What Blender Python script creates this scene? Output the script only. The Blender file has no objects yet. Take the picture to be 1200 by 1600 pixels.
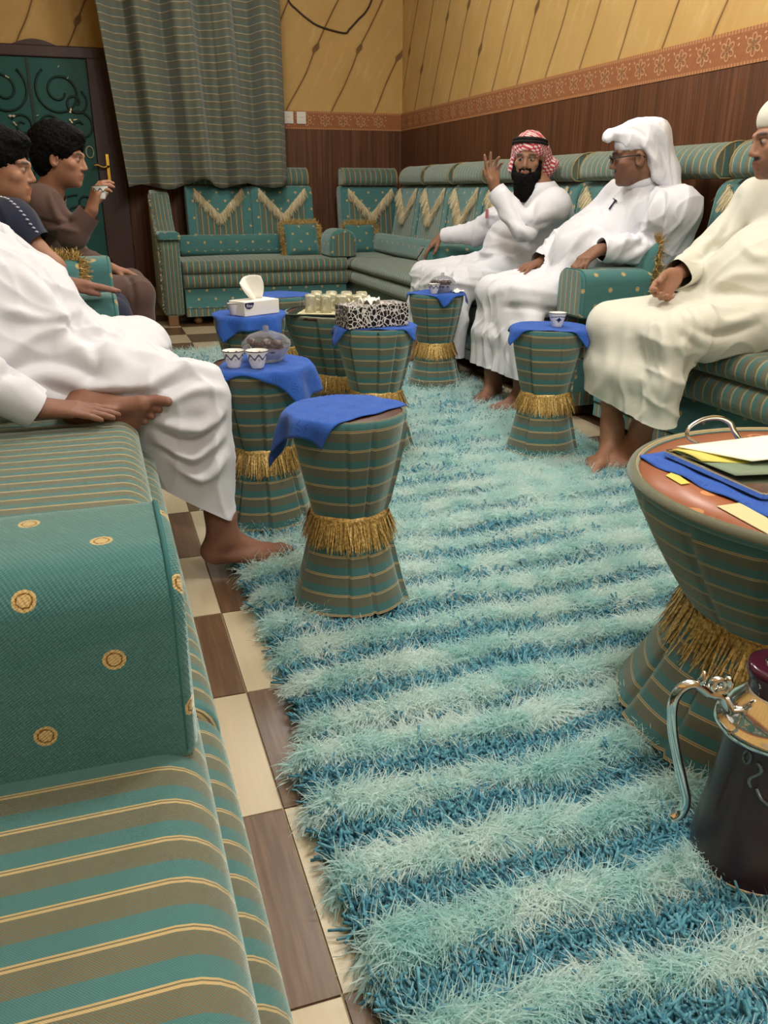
import bpy, bmesh, math, random
import numpy as np
from mathutils import Vector, Matrix

# ---------------------------------------------------------------- camera, world, light
scene = bpy.context.scene
COL = scene.collection
F = 1300.0
PITCH = math.atan(500.0 / 1300.0)
YAW = math.atan(462.0 / math.hypot(1300.0, 500.0))
CAMH = 1.0
cam_data = bpy.data.cameras.new('camera')
cam_data.sensor_fit = 'VERTICAL'
cam_data.sensor_height = 24.0
cam_data.lens = 24.0 * F / 1600.0
cam_data.clip_start = 0.02
cam = bpy.data.objects.new('camera', cam_data)
COL.objects.link(cam)
cam.location = (0, 0, CAMH)
cam.rotation_euler = (math.pi / 2 - PITCH, 0, -YAW)
scene.camera = cam

world = bpy.data.worlds.new('world')
scene.world = world
world.use_nodes = True
world.node_tree.nodes['Background'].inputs[0].default_value = (1.0, 0.97, 0.9, 1)
world.node_tree.nodes['Background'].inputs[1].default_value = 0.25

vs = scene.view_settings
vs.view_transform = 'Standard'
vs.look = 'None'
vs.gamma = 1.0
vs.use_curve_mapping = False
vs.exposure = 0.26

LAMPS = [((0.7, -0.9), 56.0), ((1.0, 1.4), 68.0), ((1.25, 3.5), 60.0), ((1.1, 5.7), 34.0)]   # ceiling lights: place, watts; the first is fill added behind the camera
LAMP_COLOR = (1.0, 0.985, 0.955)
CEIL = 2.95

# ---------------------------------------------------------------- helpers
rng = np.random.default_rng(7)
R = math.radians
_hd = np.array([math.sin(YAW), math.cos(YAW), 0.0])
_rt = np.array([math.cos(YAW), -math.sin(YAW), 0.0])
_fw = _hd * math.cos(PITCH) - np.array([0, 0, 1.0]) * math.sin(PITCH)
_dn = -(_hd * math.sin(PITCH) + np.array([0, 0, 1.0]) * math.cos(PITCH))
_C = np.array([0.0, 0.0, CAMH])


def at(px, py, X=None, Y=None, Z=None):
    """world point measured from the photograph at a known plane of the room"""
    r = _fw + _rt * (px - 600) / F + _dn * (py - 800) / F
    if X is not None: t = X / r[0]
    elif Y is not None: t = Y / r[1]
    else: t = (Z - CAMH) / r[2]
    return _C + r * t


def lin(c):
    return tuple(((v / 12.92) if v <= 0.04045 else ((v + 0.055) / 1.055) ** 2.4) for v in c)


def rgb(r, g, b):
    return lin((r / 255.0, g / 255.0, b / 255.0)) + (1.0,)


class S:
    """tiny wrapper so shader maths can be written as expressions"""
    def __init__(self, m, sock): self.m = m; self.s = sock
    def _b(self, op, o, rev=False):
        return self.m.math(op, o, self) if rev else self.m.math(op, self, o)
    def __add__(self, o): return self._b('ADD', o)
    def __radd__(self, o): return self._b('ADD', o)
    def __sub__(self, o): return self._b('SUBTRACT', o)
    def __rsub__(self, o): return self._b('SUBTRACT', o, True)
    def __mul__(self, o): return self._b('MULTIPLY', o)
    def __rmul__(self, o): return self._b('MULTIPLY', o)
    def __truediv__(self, o): return self._b('DIVIDE', o)
    def frac(self): return self.m.math('FRACT', self)
    def floor(self): return self.m.math('FLOOR', self)
    def abs(self): return self.m.math('ABSOLUTE', self)
    def sin(self): return self.m.math('SINE', self)
    def lt(self, v): return self.m.math('LESS_THAN', self, v)
    def gt(self, v): return self.m.math('GREATER_THAN', self, v)
    def max(self, v): return self.m.math('MAXIMUM', self, v)
    def min(self, v): return self.m.math('MINIMUM', self, v)
    def pow(self, v): return self.m.math('POWER', self, v)
    def sqrt(self): return self.m.math('SQRT', self)
    def step(self, a, b):
        n = self.m.n('ShaderNodeMapRange'); n.interpolation_type = 'SMOOTHSTEP'
        self.m.put(self, n.inputs[0]); n.inputs[1].default_value = a; n.inputs[2].default_value = b
        return S(self.m, n.outputs[0])


class Mat:
    def __init__(self, name, rough=0.8, spec=0.3):
        self.mat = bpy.data.materials.new(name); self.mat.use_nodes = True
        self.t = self.mat.node_tree; self.p = self.t.nodes['Principled BSDF']
        self.p.inputs['Roughness'].default_value = rough
        self.p.inputs['Specular IOR Level'].default_value = spec
    def n(self, k): return self.t.nodes.new(k)
    def put(self, v, sock):
        if isinstance(v, S): self.t.links.new(v.s, sock)
        else: sock.default_value = v
    def math(self, op, a, b=None):
        n = self.n('ShaderNodeMath'); n.operation = op
        self.put(a, n.inputs[0])
        if b is not None: self.put(b, n.inputs[1])
        return S(self, n.outputs[0])
    def uv(self):
        n = self.n('ShaderNodeTexCoord'); x = self.n('ShaderNodeSeparateXYZ')
        self.t.links.new(n.outputs['UV'], x.inputs[0]); return [S(self, o) for o in x.outputs]
    def obj(self):
        n = self.n('ShaderNodeTexCoord'); x = self.n('ShaderNodeSeparateXYZ')
        self.t.links.new(n.outputs['Object'], x.inputs[0]); return [S(self, o) for o in x.outputs]
    def pos(self):
        n = self.n('ShaderNodeNewGeometry'); x = self.n('ShaderNodeSeparateXYZ')
        self.t.links.new(n.outputs['Position'], x.inputs[0]); return [S(self, o) for o in x.outputs]
    def vec(self, x, y, z):
        n = self.n('ShaderNodeCombineXYZ')
        for v, i in zip((x, y, z), n.inputs): self.put(v, i)
        return S(self, n.outputs[0])
    def noise(self, vec, scale, detail=3, rough=0.55):
        n = self.n('ShaderNodeTexNoise'); self.put(vec, n.inputs['Vector'])
        n.inputs['Scale'].default_value = scale; n.inputs['Detail'].default_value = detail
        n.inputs['Roughness'].default_value = rough
        return S(self, n.outputs['Fac'])
    def voro(self, vec, scale, feature='F1'):
        n = self.n('ShaderNodeTexVoronoi'); n.feature = feature; self.put(vec, n.inputs['Vector'])
        n.inputs['Scale'].default_value = scale
        return S(self, n.outputs['Distance'])
    def attr(self, name):
        n = self.n('ShaderNodeAttribute'); n.attribute_name = name; return S(self, n.outputs['Color'])
    def rand(self):
        n = self.n('ShaderNodeObjectInfo'); return S(self, n.outputs['Random'])
    def mix(self, f, a, b):
        n = self.n('ShaderNodeMix'); n.data_type = 'RGBA'
        self.put(f, n.inputs[0]); self.put(a, n.inputs[6]); self.put(b, n.inputs[7])
        return S(self, n.outputs[2])
    def color(self, c): self.put(c, self.p.inputs['Base Color']); return self
    def bump(self, h, strength=0.3, dist=0.002):
        n = self.n('ShaderNodeBump'); n.inputs['Strength'].default_value = strength
        n.inputs['Distance'].default_value = dist; self.put(h, n.inputs['Height'])
        self.t.links.new(n.outputs[0], self.p.inputs['Normal']); return self
    def set(self, **k):
        for a, v in k.items(): self.put(v, self.p.inputs[a.replace('_', ' ')])
        return self


MATS = {}


def plain(name, c, rough=0.6, spec=0.4, metal=0.0, **k):
    if name not in MATS:
        m = Mat(name, rough, spec); m.color(rgb(*c)); m.p.inputs['Metallic'].default_value = metal
        m.set(**k); MATS[name] = m.mat
    return MATS[name]


def mesh_obj(name, verts, faces, mat=None, parent=None, smooth=True, uv=None, loc=None):
    me = bpy.data.meshes.new(name)
    me.from_pydata([tuple(map(float, v)) for v in verts], [], [tuple(map(int, f)) for f in faces])
    if uv is not None:
        l = me.uv_layers.new(name='UVMap')
        uva = np.asarray(uv, dtype=np.float32)
        idx = np.empty(len(me.loops), dtype=np.int32); me.loops.foreach_get('vertex_index', idx)
        if len(uva) == len(me.loops) and len(uva) != len(verts): l.data.foreach_set('uv', uva.ravel())
        else: l.data.foreach_set('uv', uva[idx].ravel())
    return link_mesh(name, me, mat, parent, smooth, loc)


def link_mesh(name, me, mat=None, parent=None, smooth=True, loc=None):
    if mat is not None:
        for m in (mat if isinstance(mat, (list, tuple)) else [mat]): me.materials.append(m)
    if smooth and len(me.polygons):
        me.polygons.foreach_set('use_smooth', [True] * len(me.polygons))
    o = bpy.data.objects.new(name, me); COL.objects.link(o)
    if parent is not None: o.parent = parent
    if loc is not None: o.location = loc
    return o


def bm_obj(name, bm, mat=None, parent=None, smooth=False, loc=None):
    me = bpy.data.meshes.new(name); bm.to_mesh(me); bm.free()
    return link_mesh(name, me, mat, parent, smooth, loc)


def empty(name, loc=(0, 0, 0), rz=0.0):
    o = bpy.data.objects.new(name, None); COL.objects.link(o)
    o.location = loc; o.rotation_euler = (0, 0, rz); o.empty_display_size = 0.05
    return o


def tag(o, label=None, cat=None, group=None, kind=None):
    if label: o['label'] = label
    if cat: o['category'] = cat
    if group: o['group'] = group
    if kind: o['kind'] = kind
    return o


def box_bm(x0, x1, y0, y1, z0, z1, bev=0.0, seg=2, bm=None):
    b = bm or bmesh.new()
    vs_ = [b.verts.new(p) for p in ((x0, y0, z0), (x1, y0, z0), (x1, y1, z0), (x0, y1, z0), (x0, y0, z1), (x1, y0, z1), (x1, y1, z1), (x0, y1, z1))]
    fs = [b.faces.new([vs_[i] for i in f]) for f in ((0, 3, 2, 1), (4, 5, 6, 7), (0, 1, 5, 4), (1, 2, 6, 5), (2, 3, 7, 6), (3, 0, 4, 7))]
    if bev:
        es = list({e for f in fs for e in f.edges})
        bmesh.ops.bevel(b, geom=es, offset=bev, segments=seg, affect='EDGES', profile=0.5)
    return b


def box(name, x0, x1, y0, y1, z0, z1, mat, parent=None, bev=0.0, seg=2, smooth=False):
    return bm_obj(name, box_bm(x0, x1, y0, y1, z0, z1, bev, seg), mat, parent, smooth)


def lathe(name, prof, mat, parent=None, n=32, loc=None, mod=None, uvscale=1.0, caps=True, center=(0, 0)):
    """revolve (r,z) points; u = length along the profile, v = angle length"""
    verts, faces, uv = [], [], []
    m = len(prof); L = 0.0
    for i, (r, z) in enumerate(prof):
        if i: L += math.hypot(r - prof[i - 1][0], z - prof[i - 1][1])
        for j in range(n + 1):
            a = 2 * math.pi * j / n
            rr = r if mod is None else mod(r, z, a)
            verts.append((center[0] + rr * math.cos(a), center[1] + rr * math.sin(a), z)); uv.append((L * uvscale, a * 0.15))
    for i in range(m - 1):
        for j in range(n):
            a = i * (n + 1) + j
            faces.append((a, a + 1, a + n + 2, a + n + 1))
    o = mesh_obj(name, verts, faces, mat, parent, True, uv, loc)
    bm = bmesh.new(); bm.from_mesh(o.data); bmesh.ops.remove_doubles(bm, verts=bm.verts, dist=1e-5)
    bmesh.ops.recalc_face_normals(bm, faces=bm.faces); bm.to_mesh(o.data); bm.free()
    return o


def tube_geo(pts, rad, n=8, closed=False, flat=1.0):
    pts = [np.asarray(p, float) for p in pts]; m = len(pts)
    rads = rad if hasattr(rad, '__len__') else [rad] * m
    V, Fc = [], []
    up = None
    for i in range(m):
        a = pts[(i - 1) % m] if (closed or i) else pts[i]; b = pts[(i + 1) % m] if (closed or i < m - 1) else pts[i]
        t = b - a; t = t / (np.linalg.norm(t) + 1e-12)
        if up is None:
            up = np.array([0, 0, 1.0]) if abs(t[2]) < 0.9 else np.array([1.0, 0, 0])
        s = np.cross(t, up); s /= np.linalg.norm(s) + 1e-12; up = np.cross(s, t)
        for j in range(n):
            q = 2 * math.pi * j / n
            V.append(pts[i] + rads[i] * (math.cos(q) * s + flat * math.sin(q) * up))
    for i in range(m if closed else m - 1):
        for j in range(n):
            i2 = (i + 1) % m
            Fc.append((i * n + j, i * n + (j + 1) % n, i2 * n + (j + 1) % n, i2 * n + j))
    if not closed:
        Fc.append(tuple(range(n - 1, -1, -1))); Fc.append(tuple((m - 1) * n + j for j in range(n)))
    return V, Fc


def tube(name, pts, rad, mat, parent=None, n=8, closed=False, flat=1.0):
    V, Fc = tube_geo(pts, rad, n, closed, flat)
    return mesh_obj(name, V, Fc, mat, parent, True)


def spline(pts, k=6):
    """Catmull-Rom through the points"""
    P = [np.asarray(p, float) for p in pts]; out = []
    for i in range(len(P) - 1):
        a = P[max(i - 1, 0)]; b = P[i]; c = P[i + 1]; d = P[min(i + 2, len(P) - 1)]
        for j in range(k):
            t = j / k
            out.append(0.5 * ((2 * b) + (c - a) * t + (2 * a - 5 * b + 4 * c - d) * t * t + (3 * b - a - 3 * c + d) * t ** 3))
    out.append(P[-1]); return out


def rounded(x0, x1, z0, z1, r, k=5):
    """closed rounded rectangle, counter-clockwise, r may be (bl, br, tr, tl)"""
    rs = r if hasattr(r, '__len__') else (r,) * 4
    out = []
    for (cx, cz, sx, sz, a0), rr in zip(((x0, z0, 1, 1, 180), (x1, z0, -1, 1, 270), (x1, z1, -1, -1, 0), (x0, z1, 1, -1, 90)), rs):
        for i in range(k + 1):
            a = R(a0 + 90 * i / k)
            out.append((cx + sx * rr + rr * math.cos(a), cz + sz * rr + rr * math.sin(a)))
    return out


def extrude(name, prof, x0, x1, mat, parent=None, rend=0.02, seg=6, sag=None, u0=0.0, capmat=None):
    """sweep a (y,z) outline along local x with rounded ends. u = place along x, v = place round the outline"""
    P = np.array(prof); c = P.mean(0); m = len(P)
    ext = np.abs(P - c).max()
    st = []
    ne = 4
    if rend > 0:
        for i in range(ne): a = math.pi / 2 * i / ne; st.append((x0 + rend * (1 - math.cos(a)), 1 - (rend / ext) * (1 - math.sin(a))))
    else: st.append((x0, 1.0))
    xs0 = x0 + rend; xs1 = x1 - rend
    for i in range(seg + 1): st.append((xs0 + (xs1 - xs0) * i / seg, 1.0))
    if rend > 0:
        for i in range(ne - 1, -1, -1): a = math.pi / 2 * i / ne; st.append((x1 - rend * (1 - math.cos(a)), 1 - (rend / ext) * (1 - math.sin(a))))
    else: st.append((x1, 1.0))
    arc = [0.0]
    for i in range(m): arc.append(arc[-1] + np.linalg.norm(P[(i + 1) % m] - P[i]))
    V, UV, Fc, FM = [], [], [], []
    for x, s in st:
        for j in range(m + 1):
            q = c + (P[j % m] - c) * s
            z = q[1] + (sag(x, q[0], q[1]) if sag else 0.0)
            V.append((x, q[0], z)); UV.append((x + u0, arc[j]))
    w = m + 1; ns = len(st)
    for i in range(ns - 1):
        for j in range(m): Fc.append((i * w + j, (i + 1) * w + j, (i + 1) * w + j + 1, i * w + j + 1)); FM.append(0)
    for i, flip in ((0, True), (ns - 1, False)):
        b = len(V)
        for j in range(m):
            q = V[i * w + j]; V.append(q); UV.append((q[1] + 0.013, q[2]))
        f = tuple(b + j for j in range(m)); Fc.append(f if flip else f[::-1]); FM.append(1 if capmat else 0)
    Fc = [f[::-1] for f in Fc]
    o = mesh_obj(name, V, Fc, [mat, capmat] if capmat else mat, parent, True, UV)
    if capmat: o.data.polygons.foreach_set('material_index', FM)
    bm = bmesh.new(); bm.from_mesh(o.data); bmesh.ops.recalc_face_normals(bm, faces=bm.faces); bm.to_mesh(o.data); bm.free()
    return o


def strands(roots, dirs, length, width, segs=3, curl=0.2, grav=0.0, seed=0, side=None):
    """many thin tapering ribbons as one mesh: roots, unit dirs (N,3), length (N,)"""
    rg = np.random.default_rng(seed); N = len(roots)
    roots = np.asarray(roots, float); dirs = np.asarray(dirs, float)
    length = np.broadcast_to(np.asarray(length, float), (N,))
    side = np.cross(dirs, rg.normal(size=(N, 3))) if side is None else side + rg.normal(size=(N, 3)) * 0.3; side /= np.linalg.norm(side, axis=1)[:, None] + 1e-9
    bend = rg.normal(size=(N, 3)) * curl
    V = np.empty((N, segs + 1, 2, 3)); p = roots.copy(); d = dirs.copy()
    for i in range(segs + 1):
        w = width * (1 - 0.75 * i / segs)
        V[:, i, 0] = p - side * w; V[:, i, 1] = p + side * w
        d = d + bend / segs + np.array([0, 0, -grav / segs]); d /= np.linalg.norm(d, axis=1)[:, None]
        p = p + d * (length / segs)[:, None]
    idx = np.arange(N * (segs + 1) * 2).reshape(N, segs + 1, 2)
    Fc = np.stack([idx[:, :-1, 0], idx[:, :-1, 1], idx[:, 1:, 1], idx[:, 1:, 0]], -1).reshape(-1, 4)
    return V.reshape(-1, 3), Fc


def fast_mesh(name, V, Fc, mat, parent=None, smooth=True, loc=None):
    """quick numpy mesh for many quads"""
    me = bpy.data.meshes.new(name)
    V = np.asarray(V, np.float32); Fc = np.asarray(Fc, np.int32); k = Fc.shape[1]
    me.vertices.add(len(V)); me.vertices.foreach_set('co', V.ravel())
    me.loops.add(Fc.size); me.loops.foreach_set('vertex_index', Fc.ravel())
    me.polygons.add(len(Fc)); me.polygons.foreach_set('loop_start', np.arange(0, Fc.size, k, dtype=np.int32))
    me.update(calc_edges=True); me.validate()
    return link_mesh(name, me, mat, parent, smooth, loc)


def on_surface(o, px, py, lift=0.002):
    """point of a mesh that is seen at a place of the photograph, lifted a little off it"""
    from mathutils.bvhtree import BVHTree
    if 'bvh' not in SURF or SURF['bvh'][0] is not o:
        off = Vector(o.location) + (Vector(o.parent.location) if o.parent else Vector())
        SURF['bvh'] = (o, BVHTree.FromPolygons([v.co + off for v in o.data.vertices], [tuple(p.vertices) for p in o.data.polygons]))
    d = Vector(_fw + _rt * (px - 600) / F + _dn * (py - 800) / F).normalized()
    h = SURF['bvh'][1].ray_cast(Vector(_C), d)
    if h[0] is None: return None, None
    n = h[1] if h[1].dot(d) < 0 else -h[1]
    return np.array(h[0] + n * lift), np.array(n)


SURF = {}


def copy_tree(o, parent=None):
    c = o.copy(); COL.objects.link(c); c.parent = parent
    for ch in list(o.children): copy_tree(ch, c)
    return c
# ---------------------------------------------------------------- fabrics and surfaces
TEAL = rgb(78, 124, 123); BROWN = rgb(120, 107, 80); GOLD = rgb(206, 180, 128)


def make_striped(name, period=0.048, teal=TEAL, brown=BROWN, gold=GOLD):
    m = Mat(name, 0.92, 0.12); u, v, w = m.uv()
    nz = m.noise(m.vec(u * 1.0, v, 0.0), 3.0)
    t = ((u + (nz - 0.5) * 0.004) / period).frac()
    g1 = t.lt(0.055) ; g2 = t.gt(0.085) * t.lt(0.125)
    gold_m = (g1 + g2).min(1.0)
    br = t.gt(0.53)
    mid = t.gt(0.055) * t.lt(0.085)
    chk = ((u * (6.2832 / (period * 0.075))).sin() * (v * (6.2832 / 0.006)).sin()).gt(0.22)
    brc = m.mix(chk * 0.55, brown, teal)
    c = m.mix(br, teal, brc)
    c = m.mix(mid, c, brown); c = m.mix(gold_m, c, gold)
    big = m.noise(m.vec(u, v, w), 9.0, 4)
    c = m.mix(big * 0.35, c, rgb(58, 84, 78))
    m.color(c)
    fine = (u * (6.2832 / 0.0022)).sin() * (v * (6.2832 / 0.0022)).sin()
    m.bump(fine + gold_m * 1.2, 0.35, 0.0012)
    m.set(Sheen_Weight=0.8, Sheen_Roughness=0.35, Sheen_Tint=(0.8, 0.95, 0.88, 1))
    MATS[name] = m.mat; return m.mat


def make_dotted(name, teal=TEAL):
    m = Mat(name, 0.92, 0.12); u, v, w = m.uv()
    P = 0.135

    def ring(ou, ov):
        a = ((u / P + ou).frac() - 0.5) * P; b = ((v / P + ov).frac() - 0.5) * P
        return (a * a + b * b).sqrt()
    d = ring(0.0, 0.0).min(ring(0.5, 0.5))
    rag = (m.noise(m.vec(u, v, 0.0), 420.0, 1) - 0.5) * 0.003
    d = d + rag
    outer = d.lt(0.0103); rim = d.gt(0.0060) * d.lt(0.0074)
    wv = m.noise(m.vec(u * 0.15, v, 0.0), 55.0, 3)
    c = m.mix(wv.step(0.35, 0.7) * 0.5, teal, rgb(62, 112, 114))
    c = m.mix(m.noise(m.vec(u, v, w), 5.0) * 0.4, c, rgb(90, 134, 129))
    weave = (u * (6.2832 / 0.0045) + v * 700.0).sin() * (v * (6.2832 / 0.0045)).sin()
    c = m.mix(weave.gt(0.45) * 0.25, c, rgb(50, 92, 94))
    c = m.mix(outer, c, rgb(203, 176, 122)); c = m.mix(rim * outer, c, rgb(126, 92, 44))
    m.color(c); m.bump(weave + outer * 1.5, 0.4, 0.0012)
    m.set(Sheen_Weight=0.8, Sheen_Roughness=0.35, Sheen_Tint=(0.8, 0.95, 0.88, 1))
    MATS[name] = m.mat; return m.mat


STRIPE = make_striped('striped_upholstery')
SKIRT = make_striped('striped_skirt', 0.047, rgb(74, 122, 124), rgb(118, 107, 85), rgb(196, 172, 126))
DOTS = make_dotted('dotted_upholstery')

m = Mat('wood_wainscot', 0.5, 0.25); x, y, z = m.obj()
g = m.noise(m.vec(x * 34.0, y * 34.0, z * 0.9), 1.6, 5)
st = m.noise(m.vec(x * 9.0, y * 9.0, z * 0.08), 1.0, 2)
g2 = m.noise(m.vec(x * 160.0, y * 160.0, z * 3.0), 1.0, 2)
c = m.mix(g.step(0.3, 0.72), rgb(78, 49, 32), rgb(112, 71, 46)); c = m.mix(st.step(0.45, 0.75) * 0.55, c, rgb(62, 38, 26))
c = m.mix(g2.step(0.5, 0.7) * 0.3, c, rgb(130, 86, 56))
m.color(c); m.bump(g2, 0.1); WOOD = m.mat

m = Mat('wallpaper', 0.75, 0.2); u, v, w = m.uv()     # u along the wall, v height
SP = 0.40
wob = (m.noise(m.vec(u, v, 0.0), 1.3, 2) - 0.5) * 0.09
s_ = u - v * 0.55 + wob
line = (s_ / SP)
k = line.floor(); d = ((line.frac()) - 0.5).abs() * SP
hsh = ((k * 12.9898).sin() * 43758.5453).frac()
vv = ((v - 0.15 + hsh * 0.35) / 0.86).frac()
kn = (vv - 0.5).abs()
wid = 0.0075 + 0.026 * (1.0 - kn.step(0.0, 0.06))
ln = 1.0 - (d / wid).step(0.45, 1.35)
soft = 1.0 - (d / 0.035).step(0.0, 1.0)
base = m.mix(m.noise(m.vec(u, v, 0.0), 2.2, 5), rgb(205, 170, 108), rgb(176, 138, 78))
fl = m.noise(m.vec(u * 2.0 - v, v * 0.6, 0.0), 7.0, 5)
base = m.mix(fl.step(0.5, 0.8) * 0.45, base, rgb(214, 186, 132))
ring_ = ((d * 260.0) + vv * 40.0).sin() * 0.5 + 0.5
dark = m.mix(ring_ * 0.4, rgb(70, 44, 30), rgb(112, 76, 48))
c = m.mix(soft * 0.28, base, rgb(150, 108, 66)); c = m.mix(ln * (0.55 + 0.45 * m.noise(m.vec(u, v, 0.0), 5.0)), c, dark)
m.color(c); WALLPAPER = m.mat

m = Mat('border_print', 0.7, 0.2); u, v, w = m.uv()
c = m.mix(m.noise(m.vec(u, v, 0.0), 40.0, 3), rgb(164, 108, 72), rgb(138, 84, 54))
edge = (v.lt(0.014) + v.gt(0.131)).min(1.0)
c = m.mix(edge * (0.5 + 0.5 * (u * 300.0).sin()), c, rgb(184, 136, 92)); m.color(c); BORDER = m.mat
PETAL = plain('border_petal', (196, 150, 108), 0.7)

m = Mat('beige_tile', 0.28, 0.5); x, y, z = m.obj()
c = m.mix(m.noise(m.vec(x * 60.0, y * 3.0, m.rand() * 9.0), 1.5, 4), rgb(188, 170, 140), rgb(203, 186, 155)); m.color(c)
m.bump(m.noise(m.vec(x, y, z), 400.0), 0.05); TILE_B = m.mat
m = Mat('brown_tile', 0.28, 0.5); x, y, z = m.obj()
n1 = m.noise(m.vec(x * 55.0, y * 3.5, m.rand() * 9.0), 1.6, 5)
c = m.mix(n1.step(0.3, 0.75), rgb(90, 65, 46), rgb(118, 90, 65)); m.color(c)
m.bump(n1, 0.08); TILE_D = m.mat
GROUT = plain('grout', (150, 132, 108), 0.9, 0.1)
PLASTER = plain('ceiling_paint', (236, 232, 220), 0.9, 0.1)
GOLDF = None
m = Mat('gold_fringe', 0.45, 0.5); x, y, z = m.obj()
n1 = m.noise(m.vec(x, y, z), 170.0, 2)
m.color(m.mix(n1.step(0.3, 0.7), rgb(150, 118, 60), rgb(228, 194, 120))); m.set(Metallic=0.25)
GOLDF = m.mat
m = Mat('cream_fringe', 0.8, 0.2); x, y, z = m.obj()
m.color(m.mix(m.noise(m.vec(x, y, z), 90.0, 2), rgb(196, 180, 142), rgb(236, 224, 188))); CREAMF = m.mat
WOODF = plain('turned_wood', (120, 88, 56), 0.45, 0.4)
DARKWOOD = plain('dark_table_wood', (74, 44, 30), 0.4, 0.4)

m = Mat('blue_cloth', 0.85, 0.2); u, v, w = m.uv()
fl = m.voro(m.vec(u, v, 0.0), 26.0, 'F1'); rg_ = (fl * 40.0).sin()
nn = m.noise(m.vec(u, v, 0.0), 30.0, 2)
pat = rg_.gt(0.72) * nn.gt(0.52)
c = m.mix(pat * 0.75, rgb(44, 88, 176), rgb(28, 48, 122)); c = m.mix(m.noise(m.vec(u, v, 0.0), 300.0) * 0.25, c, rgb(62, 110, 196))
m.color(c); m.bump((u * 2600.0).sin() * (v * 2600.0).sin() + pat * -1.0, 0.3, 0.001); m.set(Sheen_Weight=0.1); BLUE = m.mat

CHROME = plain('chrome', (226, 226, 224), 0.1, 0.5, 1.0)
BRASS = plain('brass', (196, 160, 74), 0.24, 0.5, 1.0)
WHITE_PLASTIC = plain('white_plastic', (226, 220, 208), 0.35, 0.5)
CERAMIC = plain('white_ceramic', (236, 234, 228), 0.15, 0.5)
m = Mat('clear_glass', 0.03, 0.5); m.color((1, 1, 1, 1)); m.set(Transmission_Weight=1.0, IOR=1.45); GLASS = m.mat


def thin_clear(name, tint, solid, rough):
    """thin clear plastic or glass wall: mostly see-through with a glossy skin"""
    m = Mat(name, rough, 0.6); m.color(tint); tr = m.n('ShaderNodeBsdfTransparent'); mx = m.n('ShaderNodeMixShader'); fr = m.n('ShaderNodeFresnel'); fr.inputs[0].default_value = 1.5
    f = (S(m, fr.outputs[0]) * 0.7 + solid).min(1.0)
    out = [q for q in m.t.nodes if q.type == 'OUTPUT_MATERIAL'][0]
    m.put(f, mx.inputs[0]); m.t.links.new(tr.outputs[0], mx.inputs[1]); m.t.links.new(m.p.outputs[0], mx.inputs[2]); m.t.links.new(mx.outputs[0], out.inputs[0])
    return m.mat


CLEAR = thin_clear('clear_plastic', (0.9, 0.9, 0.9, 1), 0.03, 0.08)
TEAGLASS = thin_clear('tea_glass', rgb(244, 240, 214), 0.22, 0.1)
PAPER = plain('white_paper', (240, 238, 230), 0.85, 0.2)
# ---------------------------------------------------------------- the room
XL, XR, YB, YF = -0.97, 2.83, 8.0, -2.6
TS, TX, TY = 0.379, 0.2006, 0.781


def wall_quad(name, p, q, z0, z1, mat, parent=None, thick=0.0, nrm=(0, 0)):
    """upright slab from plan point p to q; uv = metres"""
    (ax, ay), (bx, by) = p, q
    L = math.hypot(bx - ax, by - ay)
    off = (nrm[0] * thick, nrm[1] * thick)
    V = [(ax, ay, z0), (bx, by, z0), (bx, by, z1), (ax, ay, z1)]
    V2 = [(v[0] + off[0], v[1] + off[1], v[2]) for v in V]
    Fc = [(0, 1, 2, 3)] if not thick else [(3, 2, 1, 0), (4, 5, 6, 7), (0, 1, 5, 4), (1, 2, 6, 5), (2, 3, 7, 6), (3, 0, 4, 7)]
    VV = V if not thick else V + V2
    UV = [(0, 0), (L, 0), (L, z1 - z0), (0, z1 - z0)] * (2 if thick else 1)
    return mesh_obj(name, VV, Fc, mat, parent, False, UV)


Z_DADO, Z_BAND = 1.525, 1.672
wb = tag(wall_quad('wall_back', (XL, YB), (XR, YB), 0, CEIL, WALLPAPER, None, 0.08, (0, 1)), kind='structure')
wr = tag(wall_quad('wall_right', (XR, YB), (XR, YF), 0, CEIL, WALLPAPER, None, 0.08, (1, 0)), kind='structure')
wl = tag(wall_quad('wall_left', (XL, YF), (XL, YB), 0, CEIL, WALLPAPER, None, 0.08, (-1, 0)), kind='structure')
wf = tag(wall_quad('wall_front', (XR, YF), (XL, YF), 0, CEIL, WALLPAPER, None, 0.08, (0, -1)), kind='structure')
tag(box('ceiling', XL - .08, XR + .08, YF - .08, YB + .08, CEIL, CEIL + 0.06, PLASTER), kind='structure')
wall_quad('wainscot', (0.33, YB), (XR, YB), 0.0, Z_DADO, WOOD, wb, 0.012, (0, -1))
wall_quad('wainscot', (XL, YB), (-0.86, YB), 0.0, Z_DADO, WOOD, wb, 0.012, (0, -1))
wall_quad('wainscot', (XR, YB), (XR, YF), 0.0, Z_DADO, WOOD, wr, 0.012, (-1, 0))
wall_quad('wainscot', (XL, YF), (XL, YB), 0.0, Z_DADO, WOOD, wl, 0.012, (1, 0))
SKIRTING = plain('skirting_tile', (138, 126, 100), 0.4, 0.4)
b = tag(box('baseboard_back', 0.33, XR, YB - 0.026, YB - 0.0125, 0.0, 0.20, SKIRTING), kind='structure')
b = tag(box('baseboard_right', XR - 0.026, XR - 0.0125, YF, YB - 0.03, 0.0, 0.10, SKIRTING), kind='structure')


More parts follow.
